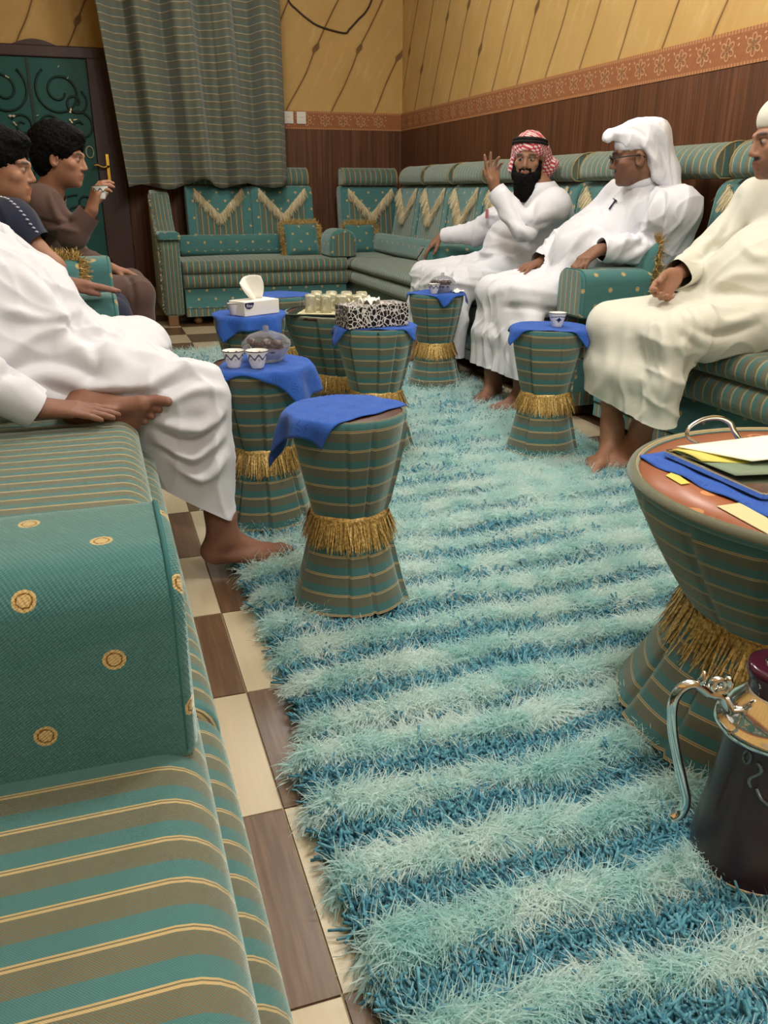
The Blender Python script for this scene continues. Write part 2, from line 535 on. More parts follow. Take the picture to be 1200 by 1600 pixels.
def flower_geo(cx, cz, s):
    """outline flower print: (a, h) ribbon quads in the wall plane"""
    quads = []

    def loop(pts, w):
        n = len(pts)
        for i in range(n):
            a = np.array(pts[i]); b_ = np.array(pts[(i + 1) % n]); t = b_ - a; t = t / (np.linalg.norm(t) + 1e-9)
            nn_ = np.array([-t[1], t[0]]) * w
            quads.append((a - nn_, b_ - nn_, b_ + nn_, a + nn_))
    for k in range(6):
        a0 = R(60 * k + 30); pc = np.array([cx + s * 0.60 * math.cos(a0), cz + s * 0.60 * math.sin(a0)])
        loop([pc + s * np.array([0.33 * math.cos(t) * math.cos(a0) - 0.25 * math.sin(t) * math.sin(a0), 0.33 * math.cos(t) * math.sin(a0) + 0.25 * math.sin(t) * math.cos(a0)]) for t in np.linspace(0, 2 * math.pi, 11)[:-1]], s * 0.06)
    loop([np.array([cx + s * 0.27 * math.cos(t), cz + s * 0.27 * math.sin(t)]) for t in np.linspace(0, 2 * math.pi, 9)[:-1]], s * 0.06)
    for dx, dz, a0 in ((1.15, -0.65, -0.9), (-1.1, 0.7, -0.9), (1.45, 0.25, 0.6), (1.3, 0.75, 0.2)):
        pc = np.array([cx + s * dx, cz + s * dz]); d_ = np.array([math.cos(a0), math.sin(a0)]) * s * 0.22; e_ = np.array([-d_[1], d_[0]]) * 0.5
        quads.append((pc - d_, pc - e_, pc + d_, pc + e_))
    return quads


def band(name, p, q, nrm, wall_len):
    o = tag(wall_quad(name, p, q, Z_DADO, Z_BAND, BORDER, None, 0.016, nrm), kind='structure')
    dirv = np.array([q[0] - p[0], q[1] - p[1]]); dirv = dirv / np.linalg.norm(dirv)
    V, Fc = [], []
    n = int(wall_len / 0.168)
    for i in range(n):
        a = 0.08 + i * 0.168
        for qd in flower_geo(a, (Z_DADO + Z_BAND) / 2, 0.05):
            b0 = len(V)
            for (s_, h_) in qd:
                V.append((p[0] + dirv[0] * s_ + nrm[0] * 0.0175, p[1] + dirv[1] * s_ + nrm[1] * 0.0175, h_))
            Fc.append((b0, b0 + 1, b0 + 2, b0 + 3))
    f = mesh_obj('floral_print', V, Fc, PETAL, o, False)
    return o


band('trim_1', (0.33, YB), (XR, YB), (0, -1), XR - 0.33)
band('trim_2', (XR, YB), (XR, YF), (-1, 0), 7.5)
band('trim_3', (XL, YF), (XL, YB), (1, 0), 1.0)

# floor: slab of grout with single tiles set in it
fl = tag(box('floor', XL - .08, XR + .08, YF - .08, YB + .08, -0.06, -0.004, GROUT), kind='structure')
tile_me = {}
for i in range(-3, 7):
    for j in range(-3, 20):
        x0 = TX + i * TS; y0 = TY + j * TS
        x1 = min(x0 + TS, XR); y1 = min(y0 + TS, YB); x0c = max(x0, XL)
        dark = (i + j) % 2 != 0
        full = abs(x1 - x0c - TS) < 1e-6 and abs(y1 - y0 - TS) < 1e-6
        key = (dark, round(x1 - x0c, 4), round(y1 - y0, 4))
        if x1 - x0c < 0.02 or y1 - y0 < 0.02: continue
        if key not in tile_me:
            bm = box_bm(0.002, x1 - x0c - 0.002, 0.002, y1 - y0 - 0.002, -0.01, 0.0, 0.0)
            me = bpy.data.meshes.new('floor_tile'); bm.to_mesh(me); bm.free(); me.materials.append(TILE_D if dark else TILE_B); tile_me[key] = me
        t = bpy.data.objects.new('floor_tile', tile_me[key]); COL.objects.link(t); t.parent = fl; t.location = (x0c, y0, 0)

# ceiling lights; the one behind the camera is unseen, added as front fill
for k, ((lx, ly), wts) in enumerate(LAMPS):
    t = tag(empty('ceiling_light', (lx, ly, CEIL)), ['added ceiling fill light behind the camera', 'white ceiling light above the nearest stool', 'white ceiling light above the middle of the rug', 'white ceiling light before the back sofa'][k], 'lamp', 'ceiling lights')
    lathe('ceiling_rose', [(0.0, 0.0), (0.06, 0.0), (0.055, -0.02), (0.012, -0.03), (0.012, -0.12), (0.0, -0.12)], WHITE_PLASTIC, t, 24)
    ld = bpy.data.lights.new('bulb_light', 'POINT'); ld.shadow_soft_size = 0.16; ld.energy = wts; ld.color = LAMP_COLOR
    lo = bpy.data.objects.new('bulb_light', ld); COL.objects.link(lo); lo.parent = t; lo.location = (0, 0, -0.30)

# ---- door on the back wall
dr = tag(empty('door_1', (0, YB, 0)), kind='structure')
DOORF = plain('door_frame_wood', (66, 40, 36), 0.45, 0.4)
DOORP = plain('door_teal_panel', (20, 82, 74), 0.5, 0.3)
IRON = plain('door_iron_scroll', (20, 44, 40), 0.5, 0.4)
LEAF = plain('door_leaf_gilt', (188, 176, 116), 0.35, 0.5, 0.5)
LEAFW = plain('door_leaf_pale', (196, 188, 160), 0.5, 0.4)
box('door_panel', -0.80, 0.10, -0.05, -0.015, 0.0, 2.03, DOORP, dr)
box('door_frame', 0.10, 0.325, -0.075, -0.005, 0.0, 2.03, DOORF, dr, 0.008)
box('door_frame', -0.86, -0.80, -0.075, -0.005, 0.0, 2.03, DOORF, dr, 0.008)
box('door_head', -0.86, 0.325, -0.078, -0.004, 2.0, 2.085, DOORF, dr, 0.008)
crest = [(-0.45 + 0.35 * t, -0.04, 2.083 + 0.045 * math.sin(math.pi * t)) for t in np.linspace(0, 1, 15)]
V = []; Fc = []
for (x, y, z) in crest: V += [(x, -0.055, 2.08), (x, -0.055, z), (x, -0.02, z), (x, -0.02, 2.08)]
for i in range(len(crest) - 1):
    a = i * 4
    for j in range(4): Fc.append((a + j, a + (j + 1) % 4, a + 4 + (j + 1) % 4, a + 4 + j))
mesh_obj('door_crest', V, Fc, DOORF, dr, False)
box('door_mullion', -0.355, -0.335, -0.062, -0.05, 0.02, 2.0, IRON, dr)


def scroll(cx, cz, r0, turns, a0, sgn=1):
    pts = []
    for t in np.linspace(0, 1, 46):
        r = r0 * (1 - 0.78 * t); a = a0 + sgn * turns * 2 * math.pi * t
        pts.append((cx + r * math.cos(a), -0.062, cz + r * math.sin(a)))
    tube('door_scroll', pts, 0.009, IRON, dr, 6)


for (cx, cz, r0, tn, a0, sg) in ((-0.13, 1.76, 0.19, 1.6, 2.2, 1), (-0.02, 1.68, 0.10, 1.3, 1.0, -1), (-0.55, 1.76, 0.19, 1.6, 0.9, -1), (-0.24, 1.50, 0.09, 1.3, 0.4, 1),
                                 (-0.44, 1.50, 0.09, 1.3, 2.6, -1), (0.0, 1.50, 0.12, 1.2, 2.0, -1), (-0.2, 1.2, 0.16, 1.5, 1.4, 1), (-0.52, 1.2, 0.16, 1.5, 1.7, -1), (-0.12, 0.8, 0.18, 1.5, 1.4, 1), (-0.02, 0.92, 0.09, 1.3, 0.4, -1)):
    scroll(cx, cz, r0, tn, a0, sg)


def leaf(cx, cz, s, rot, mat):
    V = [(0, 0), (0.5, 0.35), (1.0, 0.1), (1.5, 0.3), (1.9, 0), (1.4, -0.35), (0.9, -0.1), (0.45, -0.4)]
    ca, sa = math.cos(rot), math.sin(rot)
    P = [(cx + s * (a * ca - b_ * sa), -0.075, cz + s * (a * sa + b_ * ca)) for a, b_ in V]
    Q = [(p[0], -0.066, p[2]) for p in P]; n = len(P)
    mesh_obj('door_leaf', P + Q, [tuple(range(n)), tuple(range(2 * n - 1, n - 1, -1))] + [(i, i + n, (i + 1) % n + n, (i + 1) % n) for i in range(n)], mat, dr, False)


for a in ((-0.07, 1.60, 0.022, 1.2, LEAF), (-0.08, 1.56, 0.022, -1.0, LEAF), (-0.05, 1.55, 0.016, 0.2, LEAF), (-0.24, 1.545, 0.018, 0.0, LEAFW), (-0.33, 1.575, 0.012, 0.3, LEAFW),
          (-0.52, 1.86, 0.018, -0.6, LEAFW), (-0.54, 1.57, 0.03, 0.0, LEAFW), (-0.51, 1.53, 0.022, -0.9, LEAFW), (-0.12, 1.93, 0.011, 0.9, LEAFW), (-0.06, 1.85, 0.011, 0.9, LEAFW), (-0.30, 1.42, 0.016, 0.4, LEAFW)):
    leaf(*a)
tube('door_scroll', [(0.05 + 0.03 * math.cos(t), -0.066, 1.31 + 0.045 * math.sin(t)) for t in np.linspace(0, 2 * math.pi, 15)], 0.005, LEAFW, dr, 6)
hd = box('handle_plate', 0.165, 0.2, -0.092, -0.078, 1.06, 1.30, BRASS, dr, 0.006, 2)
tube('door_handle', spline([(0.182, -0.09, 1.20), (0.182, -0.135, 1.20), (0.14, -0.14, 1.193), (0.10, -0.138, 1.21), (0.07, -0.138, 1.205)], 5), 0.0085, BRASS, hd, 8)

# ---- curtain
m = Mat('curtain_fabric', 0.9, 0.15); u, v, w = m.uv()
t = (u / 0.056).frac(); gl = t.lt(0.10); t2 = t.gt(0.55)
c = m.mix(t2, rgb(92, 104, 94), rgb(104, 100, 82)); c = m.mix(gl, c, rgb(172, 156, 122))
c = m.mix(m.noise(m.vec(u, v, 0.0), 30.0, 3) * 0.4, c, rgb(84, 88, 78)); m.color(c); m.set(Sheen_Weight=0.2)
m.bump((u * 2400.0).sin() * (v * 2400.0).sin(), 0.2, 0.001); CURT = m.mat
NX, NZ = 240, 40
V, UV, Fc = [], [], []
xs0, xs1 = (0.16, 1.62), (0.31, 1.63)
for i in range(NZ + 1):
    tz = i / NZ; z = 2.88 + (1.055 - 2.88) * tz
    for j in range(NX + 1):
        s_ = j / NX
        x = (xs0[0] + (xs1[0] - xs0[0]) * tz) * (1 - s_) + (xs0[1] + (xs1[1] - xs0[1]) * tz) * s_
        ph = s_ * 2 * math.pi
        q5 = math.sin(ph * 4.6 + 0.9 + 0.5 * math.sin(1.6 * tz + s_ * 3)); d = 0.085 * math.copysign(abs(q5) ** 0.7, q5) + 0.022 * math.sin(ph * 10.3 + 1.2 + 0.9 * tz) + 0.02 * math.sin(ph * 2.1 + 0.7)
        d += -0.03 * max(0, tz - 0.7) * math.sin(ph * 3.3)
        zz = z + tz ** 6 * (0.02 * math.sin(ph * 3.1) - 0.02 + 0.045 * math.exp(-((s_ - 0.47) / 0.06) ** 2) + 0.02 * s_)
        V.append((x, 7.49 - d, zz)); UV.append((zz + 0.004 * math.sin(ph * 5.2), x * 1.3))
for i in range(NZ):
    for j in range(NX):
        a = i * (NX + 1) + j; Fc.append((a, a + 1, a + NX + 2, a + NX + 1))
ct = tag(empty('curtain', (0.9, 7.49, 1.05)), 'grey green striped curtain hanging in deep folds over the back sofa', 'curtain')
o = mesh_obj('curtain_panel', [(a - 0.9, b - 7.49, c - 1.05) for a, b, c in V], Fc, CURT, ct, True, UV)
sm = o.modifiers.new('thick', 'SOLIDIFY'); sm.thickness = 0.004
tube('curtain_rod', [(-0.85, 0, 1.86), (0.9, 0, 1.86)], 0.015, BRASS, ct, 10)
for bx_ in (-0.75, 0.8): tube('rod_bracket', [(bx_, 0, 1.86), (bx_, 0.5, 1.86)], 0.01, BRASS, ct, 8)

# ---- double wall sockets and loose cable
for k, px in enumerate((1.757, 1.872)):
    t = tag(empty('wall_socket', (px, YB - 0.016, 1.615)), ['white square wall socket beside the curtain edge', 'white square wall socket further from the curtain, nearer the corner'][k], 'socket', 'wall sockets')
    box('plate', -0.043, 0.043, -0.012, 0.0, -0.05, 0.05, WHITE_PLASTIC, t, 0.006, 2)
    ins = box('insert', -0.026, 0.026, -0.015, -0.011, -0.032, 0.032, WHITE_PLASTIC, t, 0.003, 1)
    for hx in (-0.008, 0.008): box('slot', hx - 0.002, hx + 0.002, -0.0158, -0.0149, 0.0, 0.008, plain('socket_slot', (70, 60, 60)), ins)
cp = [(1.70, 2.75), (1.794, 2.522), (1.87, 2.45), (1.957, 2.389), (2.069, 2.336), (2.281, 2.298), (2.33, 2.33), (2.417, 2.413), (2.48, 2.47), (2.536, 2.566), (2.58, 2.75)]
tag(tube('loose_cable', spline([(a, YB - 0.012, b) for a, b in cp], 5), 0.008, plain('cable_brown', (58, 42, 28), 0.5), None, 8), 'thin dark cable sagging across the upper back wall', 'cable')
# ---------------------------------------------------------------- sofas (local frame: x along, y = depth from the front, z up)
def fringe_ring(cx, cy, z, r, n, length, seed, flare=0.30, width=0.0024):
    rg = np.random.default_rng(seed)
    a = rg.uniform(0, 2 * math.pi, n); rr = r + rg.uniform(0, 0.006, n)
    roots = np.stack([cx + rr * np.cos(a), cy + rr * np.sin(a), z + rg.uniform(-0.012, 0.004, n)], 1)
    d = np.stack([np.cos(a) * flare, np.sin(a) * flare, -np.ones(n)], 1) + rg.normal(size=(n, 3)) * 0.08
    d /= np.linalg.norm(d, axis=1)[:, None]
    side = np.stack([-np.sin(a), np.cos(a), np.zeros(n)], 1)
    return strands(roots, d, length * rg.uniform(0.8, 1.08, n), width, 3, 0.16, 0.25, seed, side)


def line_fringe(pts, n, dirv, length, seed, width=0.002, curl=0.25, grav=0.0, spread=0.25):
    rg = np.random.default_rng(seed); P = np.array(pts, float)
    sl = np.linalg.norm(np.diff(P, axis=0), axis=1); cum = np.concatenate([[0], np.cumsum(sl)])
    t = rg.uniform(0, cum[-1], n); k = np.clip(np.searchsorted(cum, t) - 1, 0, len(sl) - 1)
    f = ((t - cum[k]) / sl[k])[:, None]
    roots = P[k] * (1 - f) + P[k + 1] * f + rg.normal(size=(n, 3)) * 0.003
    D = np.asarray(dirv, float)
    d = (D[k] if D.ndim == 2 else np.tile(D, (n, 1))) + rg.normal(size=(n, 3)) * spread
    d /= np.linalg.norm(d, axis=1)[:, None]
    return strands(roots, d, length * rg.uniform(0.7, 1.15, n), width, 3, curl, grav, seed)


PROTO = {}


def part(key, parent, loc, build, rz=0.0, name=None):
    """build a part once under a key, afterwards share its mesh"""
    if key not in PROTO:
        o = build(); PROTO[key] = o
    else:
        s0 = PROTO[key]; o = s0.copy(); COL.objects.link(o)
        for ch in s0.children:
            c = ch.copy(); COL.objects.link(c); c.parent = o
    o.parent = parent; o.location = loc; o.rotation_euler = (0, 0, rz)
    return o


HR_PROF = [(0.0, 0.0)] + [(0.0, 0.0)] * 0 + [(0.17, 0.0), (0.17, 0.145)] + [(0.10 * (1 - math.sin(a)) + 0.0, 0.045 + 0.10 * math.cos(a)) for a in np.linspace(0, math.pi / 2, 7)]


def build_headrest():
    prof = [(0.03, 0.0), (0.17, 0.0), (0.17, 0.145), (0.11, 0.145)] + [(0.11 - 0.11 * math.sin(a), 0.05 + 0.095 * math.cos(a)) for a in np.linspace(0.2, math.pi / 2, 6)] + [(0.004, 0.02)]
    o = extrude('headrest', prof, -0.25, 0.25, STRIPE, None, 0.012, 4)
    for sx in (-0.249, 0.249):
        tube('piping', [(sx, p[0], p[1]) for p in prof], 0.004, plain('gold_piping', (150, 136, 96), 0.8), o, 6, True)
    return o


def build_back(w):
    """one leaning back cushion: dotted block with a striped cover panel that has a fringed V top"""
    def b():
        prof = rounded(0.0, 0.15, 0.0, 0.56, (0.02, 0.02, 0.05, 0.06), 4)
        prof = [(y + 0.16 * z, z) for y, z in prof]
        o = extrude('back_cushion', prof, -w / 2, w / 2, DOTS, None, 0.02, 4, u0=rng.uniform(0, 0.13))
        cw = 0.20; y_at = lambda z: 0.16 * z - 0.004
        # striped panel with a V cut at the top
        P = [(-cw, 0.06), (cw, 0.06), (cw, 0.535), (0.0, 0.30), (-cw, 0.535)]
        V = [(x, y_at(z), z) for x, z in P] + [(x, y_at(z) + 0.012, z) for x, z in P]; n = 5
        Fc = [(0, 1, 3), (1, 2, 3), (0, 3, 4)] + [(i, i + n, (i + 1) % n + n, (i + 1) % n) for i in range(n)]
        mesh_obj('cover_panel', V, Fc, STRIPE, o, False, [(x + 0.01, z) for x, z in P] * 2)
        fr = []
        pv = [(-cw, y_at(0.53) - 0.010, 0.535), (0.0, y_at(0.32) - 0.010, 0.325), (cw, y_at(0.53) - 0.010, 0.535)]
        Vf, Ff = line_fringe(pv, 1000, (0, -0.42, -1), 0.085, 5, 0.0030, 0.22, 0.25, 0.13)
        f = fast_mesh('v_fringe', Vf, Ff, CREAMF, o, False); f['kind'] = 'stuff'
        return o
    return b


def build_arm(depth, w, h, panel=False):
    def b():
        prof = rounded(-w / 2, w / 2, 0.0, h, (0.012, 0.012, 0.055, 0.055), 5)
        o = extrude('armrest', prof, 0.0, depth, DOTS, None, 0.016, 5, u0=0.0)
        for e, x in ((0, 0.004), (1, depth - 0.004)):
            if e == 0 and panel:
                V = [(x - 0.0055, p[0] * 0.86, 0.012 + p[1] * 0.93) for p in prof]
                mesh_obj('front_panel', V, [tuple(range(len(V)))[::-1]], STRIPE, o, False, [(p[0] + 0.02, p[1]) for p in prof])
        tube('piping', [(0.012, p[0] * 0.97, 0.004 + p[1] * 0.98) for p in prof], 0.003, plain('teal_piping', (46, 100, 100), 0.9), o, 6, True)
        return o
    return b


def arm(parent, x, depth=0.6, w=0.2, h=0.215, z=0.49, y=0.0, panel=False):
    # armrest runs along the seat depth: its own x axis turned onto the sofa's y axis
    return part(('arm', depth, w, h), parent, (x, y, z), build_arm(depth, w, h, panel), math.pi / 2)


def seat_parts(parent, x0, x1, depth, skirt=True, lower_out=0.0, cut=()):
    L = x1 - x0
    xs = [x0] + list(cut) + [x1]
    for a, b in zip(xs[:-1], xs[1:]):
        sag = lambda x, y, z, a=a, b=b: (0.012 * math.sin(math.pi * min(max((x - a) / (b - a), 0), 1)) * min(max((y - 0.02) / 0.15, 0), 1) if z > 0.45 else 0.0)
        extrude('seat_cushion', rounded(0.0, depth, 0.398, 0.492, (0.04, 0.02, 0.02, 0.05), 6), a + 0.002, b - 0.002, STRIPE, parent, 0.02, max(4, int((b - a) / 0.1)), sag)
        extrude('under_cushion', rounded(0.0 - lower_out, depth, 0.288, 0.396, (0.045, 0.02, 0.02, 0.05), 6), a + 0.002, b - 0.002, STRIPE, parent, 0.015, max(3, int((b - a) / 0.2)))
    extrude('base_panel', rounded(0.045, depth + 0.05, 0.13, 0.286, 0.006, 2), x0 + 0.01, x1 - 0.01, DOTS, parent, 0.0, 2)
    if skirt: extrude('skirt', rounded(0.05, depth, 0.065, 0.129, 0.004, 2), x0 + 0.01, x1 - 0.01, STRIPE, parent, 0.0, 2)
    nf = max(2, int(round(L / 0.9)) + 1)
    for i in range(nf):
        fx = x0 + 0.1 + (L - 0.2) * i / (nf - 1)
        for fy in (0.12, depth - 0.08):
            part('foot', parent, (fx, fy, 0), lambda: lathe('foot', [(0.0, 0.0), (0.022, 0.0), (0.034, 0.02), (0.036, 0.035), (0.026, 0.052), (0.03, 0.066), (0.0, 0.066)], WOODF, None, 14))


def backs(parent, xs, y, w, headrests=None, lumbar=None, bz=0.492, hy=0.055):
    for x in xs: part(('back', w), parent, (x, y, bz), build_back(w))
    for x in (xs if headrests is None else headrests): part('headrest', parent, (x, y + hy, bz + 0.563), build_headrest)
    if lumbar:
        extrude('lumbar_bolster', rounded(y - 0.11, y - 0.004, 0.497, 0.665, 0.045, 5), lumbar[0], lumbar[1], DOTS, parent, 0.03, 6)


GS = None
# back sofa along the back wall
s1 = tag(empty('sofa', (0.47, 6.87, 0)), 'striped teal sofa under the curtain on the back wall, with winged arm', 'sofa')
seat_parts(s1, 0.16, 1.50, 0.62)
backs(s1, [0.57, 1.115], 0.64, 0.54, None, (0.2, 1.48), hy=0.11)
# winged arm at its left end
wing = [(0.02, 0.08), (0.9, 0.08), (0.9, 0.98), (0.74, 1.02), (0.58, 0.99), (0.40, 0.80), (0.22, 0.70), (0.05, 0.68), (0.0, 0.60)]
V = [(0.0, y, z) for y, z in wing] + [(0.15, y, z) for y, z in wing]; n = len(wing)
bm = bmesh.new()
vv_ = [bm.verts.new(p) for p in V]
bm.faces.new(vv_[:n][::-1]); bm.faces.new(vv_[n:])
for i in range(n): bm.faces.new((vv_[i], vv_[(i + 1) % n], vv_[(i + 1) % n + n], vv_[i + n]))
bmesh.ops.recalc_face_normals(bm, faces=bm.faces)
bmesh.ops.bevel(bm, geom=list(bm.edges), offset=0.022, segments=3, affect='EDGES', profile=0.5)
ul = bm.loops.layers.uv.new('UVMap')
for f_ in bm.faces:
    nx = abs(f_.normal.x); ny = abs(f_.normal.y)
    for l in f_.loops:
        co = l.vert.co
        l[ul].uv = (co.z, co.y) if nx > 0.6 else ((co.x * 1.6, co.z) if ny > 0.45 else (co.y, co.x))
bm_obj('wing_arm', bm, STRIPE, s1, True)
pad = extrude('arm_pad', rounded(-0.085, 0.085, 0.0, 0.06, (0.01, 0.01, 0.03, 0.03), 4), 0.0, 0.26, DOTS, s1, 0.02, 3); pad.location = (0.077, -0.012, 0.655); pad.rotation_euler = (0, 0, math.pi / 2)
Vf, Ff = line_fringe([(-0.004, 0.02, 0.1), (-0.004, 0.02, 0.60), (-0.004, 0.3, 0.75), (-0.004, 0.6, 0.99)], 260, (-0.6, -0.5, -0.5), 0.022, 4, 0.0012)
fast_mesh('frayed_edge', Vf, Ff, CREAMF, s1, False)['kind'] = 'stuff'
box('arm_leg', 0.02, 0.10, 0.03, 0.10, 0.0, 0.085, WOODF, s1, 0.008)

# long sofa along the right wall with the corner seat (x runs towards the camera)
s2 = tag(empty('sofa', (1.985, 7.93, 0), -math.pi / 2), 'long striped sofa along the right wall from the corner to the white headcloth man', 'sofa')
seat_parts(s2, 0.0, 4.6, 0.46, cut=(1.06, 2.75))
backs(s2, [0.95 + 0.6 * i for i in range(6)], 0.47, 0.58, [1.02 + 0.585 * i for i in range(7)], (0.55, 4.55))
cb = part(('back', 0.54), s2, (0.42, 0.40, 0.492), build_back(0.54), math.pi / 2)
ch_ = part('headrest', s2, (0.37, 0.40, 1.055), build_headrest, math.pi / 2)
arm(s2, 2.78, 0.40, 0.19, 0.19, 0.49, -0.02, True)
arm(s2, 4.63, 0.46, 0.22, 0.20, 0.487, -0.035, True)

# near right sofa
s3 = tag(empty('sofa', (1.985, 3.17, 0), -math.pi / 2), 'striped sofa nearest the camera along the right wall, under the capped man', 'sofa')
seat_parts(s3, 0.0, 2.6, 0.46, cut=(1.3,))
backs(s3, [0.30 + 0.6 * i for i in range(4)], 0.47, 0.58, [0.36 + 0.6 * i for i in range(4)], (0.03, 2.55))

# left side: front faces +X
def left_sofa(y0, label):
    return tag(empty('sofa', (0.05, y0, 0), math.pi / 2), label, 'sofa')


s6 = left_sofa(-1.1, 'striped sofa seat in the bottom left corner, in front of the big dotted armrest')
seat_parts(s6, 0.0, 2.01, 0.62, lower_out=0.035)
backs(s6, [0.35 + 0.6 * i for i in range(3)], 0.64, 0.58)
arm(s6, 1.905, 0.60, 0.21, 0.215, 0.478, 0.008)
s5 = left_sofa(0.92, 'striped sofa on the left that the man with the tucked foot sits on')
seat_parts(s5, 0.0, 2.14, 0.62, cut=(1.085,), lower_out=0.035)
backs(s5, [0.28 + 0.53 * i for i in range(4)], 0.64, 0.52)
arm(s5, 2.04, 0.60, 0.21, 0.20, 0.487, 0.0)
s4 = left_sofa(3.08, 'striped sofa on the far left that the two young men sit on')
seat_parts(s4, 0.0, 3.0, 0.62, cut=(1.5,), lower_out=0.035)
backs(s4, [0.32 + 0.58 * i for i in range(5)], 0.64, 0.56)
arm(s4, 0.76, 0.60, 0.21, 0.26, 0.487, -0.005)


# scatter cushions with gold fringe
def cushion(loc, rot, size, label, seed, mat=DOTS):
    w, h, t_ = size
    o = empty('cushion', loc); o.rotation_euler = rot; tag(o, label, 'cushion', 'fringed scatter cushions')
    n = 14; V, UV, Fc = [], [], []
    for sgn in (-1, 1):
        for i in range(n + 1):
            for j in range(n + 1):
                a = -1 + 2 * i / n; b = -1 + 2 * j / n
                k_ = max(0.0, (1 - a ** 4) * (1 - b ** 4)) ** 0.5
                V.append((a * w / 2 * (1 - 0.05 * (1 - b * b)), sgn * t_ / 2 * k_, h / 2 + b * h / 2 * (1 - 0.05 * (1 - a * a)))); UV.append((a * w / 2 + 0.02, b * h / 2 + 0.03))
    for s_ in range(2):
        for i in range(n):
            for j in range(n):
                a = s_ * (n + 1) ** 2 + i * (n + 1) + j; q = (a, a + 1, a + n + 2, a + n + 1); Fc.append(q if s_ else q[::-1])
    mesh_obj('cover', V, Fc, mat, o, True, UV)
    e = [(-w / 2, 0, 0), (w / 2, 0, 0), (w / 2, 0, h), (-w / 2, 0, h), (-w / 2, 0, 0)]
    Vf, Ff = line_fringe(e, 1500, np.array([(0, 0, -1), (1, 0, 0), (0, 0, 1), (-1, 0, 0)], float), 0.046, seed, 0.0026, 0.45, 0.1, 0.3)
    fast_mesh('fringe', Vf, Ff, GOLDF, o, False)['kind'] = 'stuff'
    return o


cushion((1.68, 7.24, 0.495), (R(-20), 0, R(4)), (0.30, 0.27, 0.09), 'teal cushion with gold fringe on the back sofa, left of the corner arm', 1)
cushion((2.24, 7.38, 0.495), (R(-18), 0, R(-3)), (0.27, 0.25, 0.09), 'teal cushion with gold fringe in the corner, right of the small arm', 2)
cushion((2.30, 3.36, 0.50), (R(-6), 0, R(-97)), (0.34, 0.30, 0.10), 'teal cushion with gold fringe behind the white headcloth man', 3)
cushion((-0.20, 3.64, 0.50), (R(-12), R(5), R(10)), (0.25, 0.26, 0.09), 'teal cushion with gold fringe beside the boy in navy', 4)
# small loose arm bolster between the back sofa and the corner
b = tag(empty('arm_bolster', (1.95, 6.93, 0.494)), 'small round topped striped arm bolster where back sofa meets corner', 'bolster')
oo = extrude('bolster', rounded(-0.115, 0.115, 0.0, 0.22, (0.02, 0.02, 0.10, 0.10), 6), 0.0, 0.34, DOTS, b, 0.03, 4); oo.rotation_euler = (0, 0, math.pi / 2)
V = [(p[0] * 0.8, -0.004, 0.01 + p[1] * 0.85) for p in rounded(-0.115, 0.115, 0.0, 0.22, (0.02, 0.02, 0.10, 0.10), 6)]
mesh_obj('front_panel', V, [tuple(range(len(V)))], STRIPE, b, False, [(v_[0], v_[2]) for v_ in V])
# ---------------------------------------------------------------- hourglass stool tables
def stool_profile(rb, rw, rt, H, zw):
    pts = []
    for t in np.linspace(0, 1, 14):
        z = 0.012 + (zw - 0.012) * t; pts.append((rb + (rw - rb) * (t ** 0.85), z))
    for t in np.linspace(0, 1, 16)[1:]:
        z = zw + (H - zw) * t; pts.append((rw + (rt - rw) * (1 - (1 - t) ** 1.25), z))
    return pts


def hourglass(name, loc, rb, rw, rt, H, zw, label, group, seed, pleats=9, rz=0.0, fringe_n=620, flen=0.068, rim=False, amp=0.0085, fw=0.0024):
    t = tag(empty(name, loc, rz), label, 'table', group)
    rg = np.random.default_rng(seed); ph = np.sort((np.arange(pleats) + rg.uniform(-0.25, 0.25, pleats)) * 2 * math.pi / pleats)
    dep = rg.uniform(0.4, 1.0, pleats)

    def mod(r, z, a):
        d = 0.0
        for p_, q_ in zip(ph, dep):
            e = (a - p_ + math.pi) % (2 * math.pi) - math.pi
            w = 0.10
            if 0 <= e < 0.5: d += q_ * amp * 1.3 * (1 - e / 0.5)
            elif -0.05 < e < 0: d -= q_ * amp * (1.6 if e > -0.03 else 0.6)
        k = min(1.0, (abs(z - zw) / 0.04 + 0.35)) * (1.0 if z < H - 0.02 else 0.3)
        return r * (1 + 0.015 * math.sin(3 * a + seed)) + d * k
    prof = stool_profile(rb, rw, rt, H, zw)
    low = [p for p in prof if p[1] <= zw + 1e-6]; up = [p for p in prof if p[1] >= zw - 1e-6]
    lathe('lower_skirt', low, SKIRT, t, 150, mod=mod)
    u_ = lathe('upper_skirt', up + [(rt - 0.012, H + 0.003)], SKIRT, t, 150, mod=mod)
    lathe('table_top', [(0.0, H - 0.012), (rt - 0.004, H - 0.012), (rt - 0.004, H - 0.002), (rt - 0.012, H), (0.0, H)], DARKWOOD, t, 40)
    fb = lathe('fringe_band', [(rw + 0.004, zw - 0.012), (rw + 0.009, zw - 0.006), (rw + 0.009, zw + 0.006), (rw + 0.003, zw + 0.011)], GOLDF, t, 48)
    Vf, Ff = fringe_ring(0, 0, zw, rw + 0.007, fringe_n, flen, seed, 0.34, fw)
    V2, F2 = fringe_ring(0, 0, zw - 0.004, rw + 0.004, fringe_n // 2, flen * 0.93, seed + 50, 0.26, fw)
    fast_mesh('fringe', np.concatenate([Vf, V2]), np.concatenate([Ff, F2 + len(Vf)]), GOLDF, t, False)['kind'] = 'stuff'
    return t


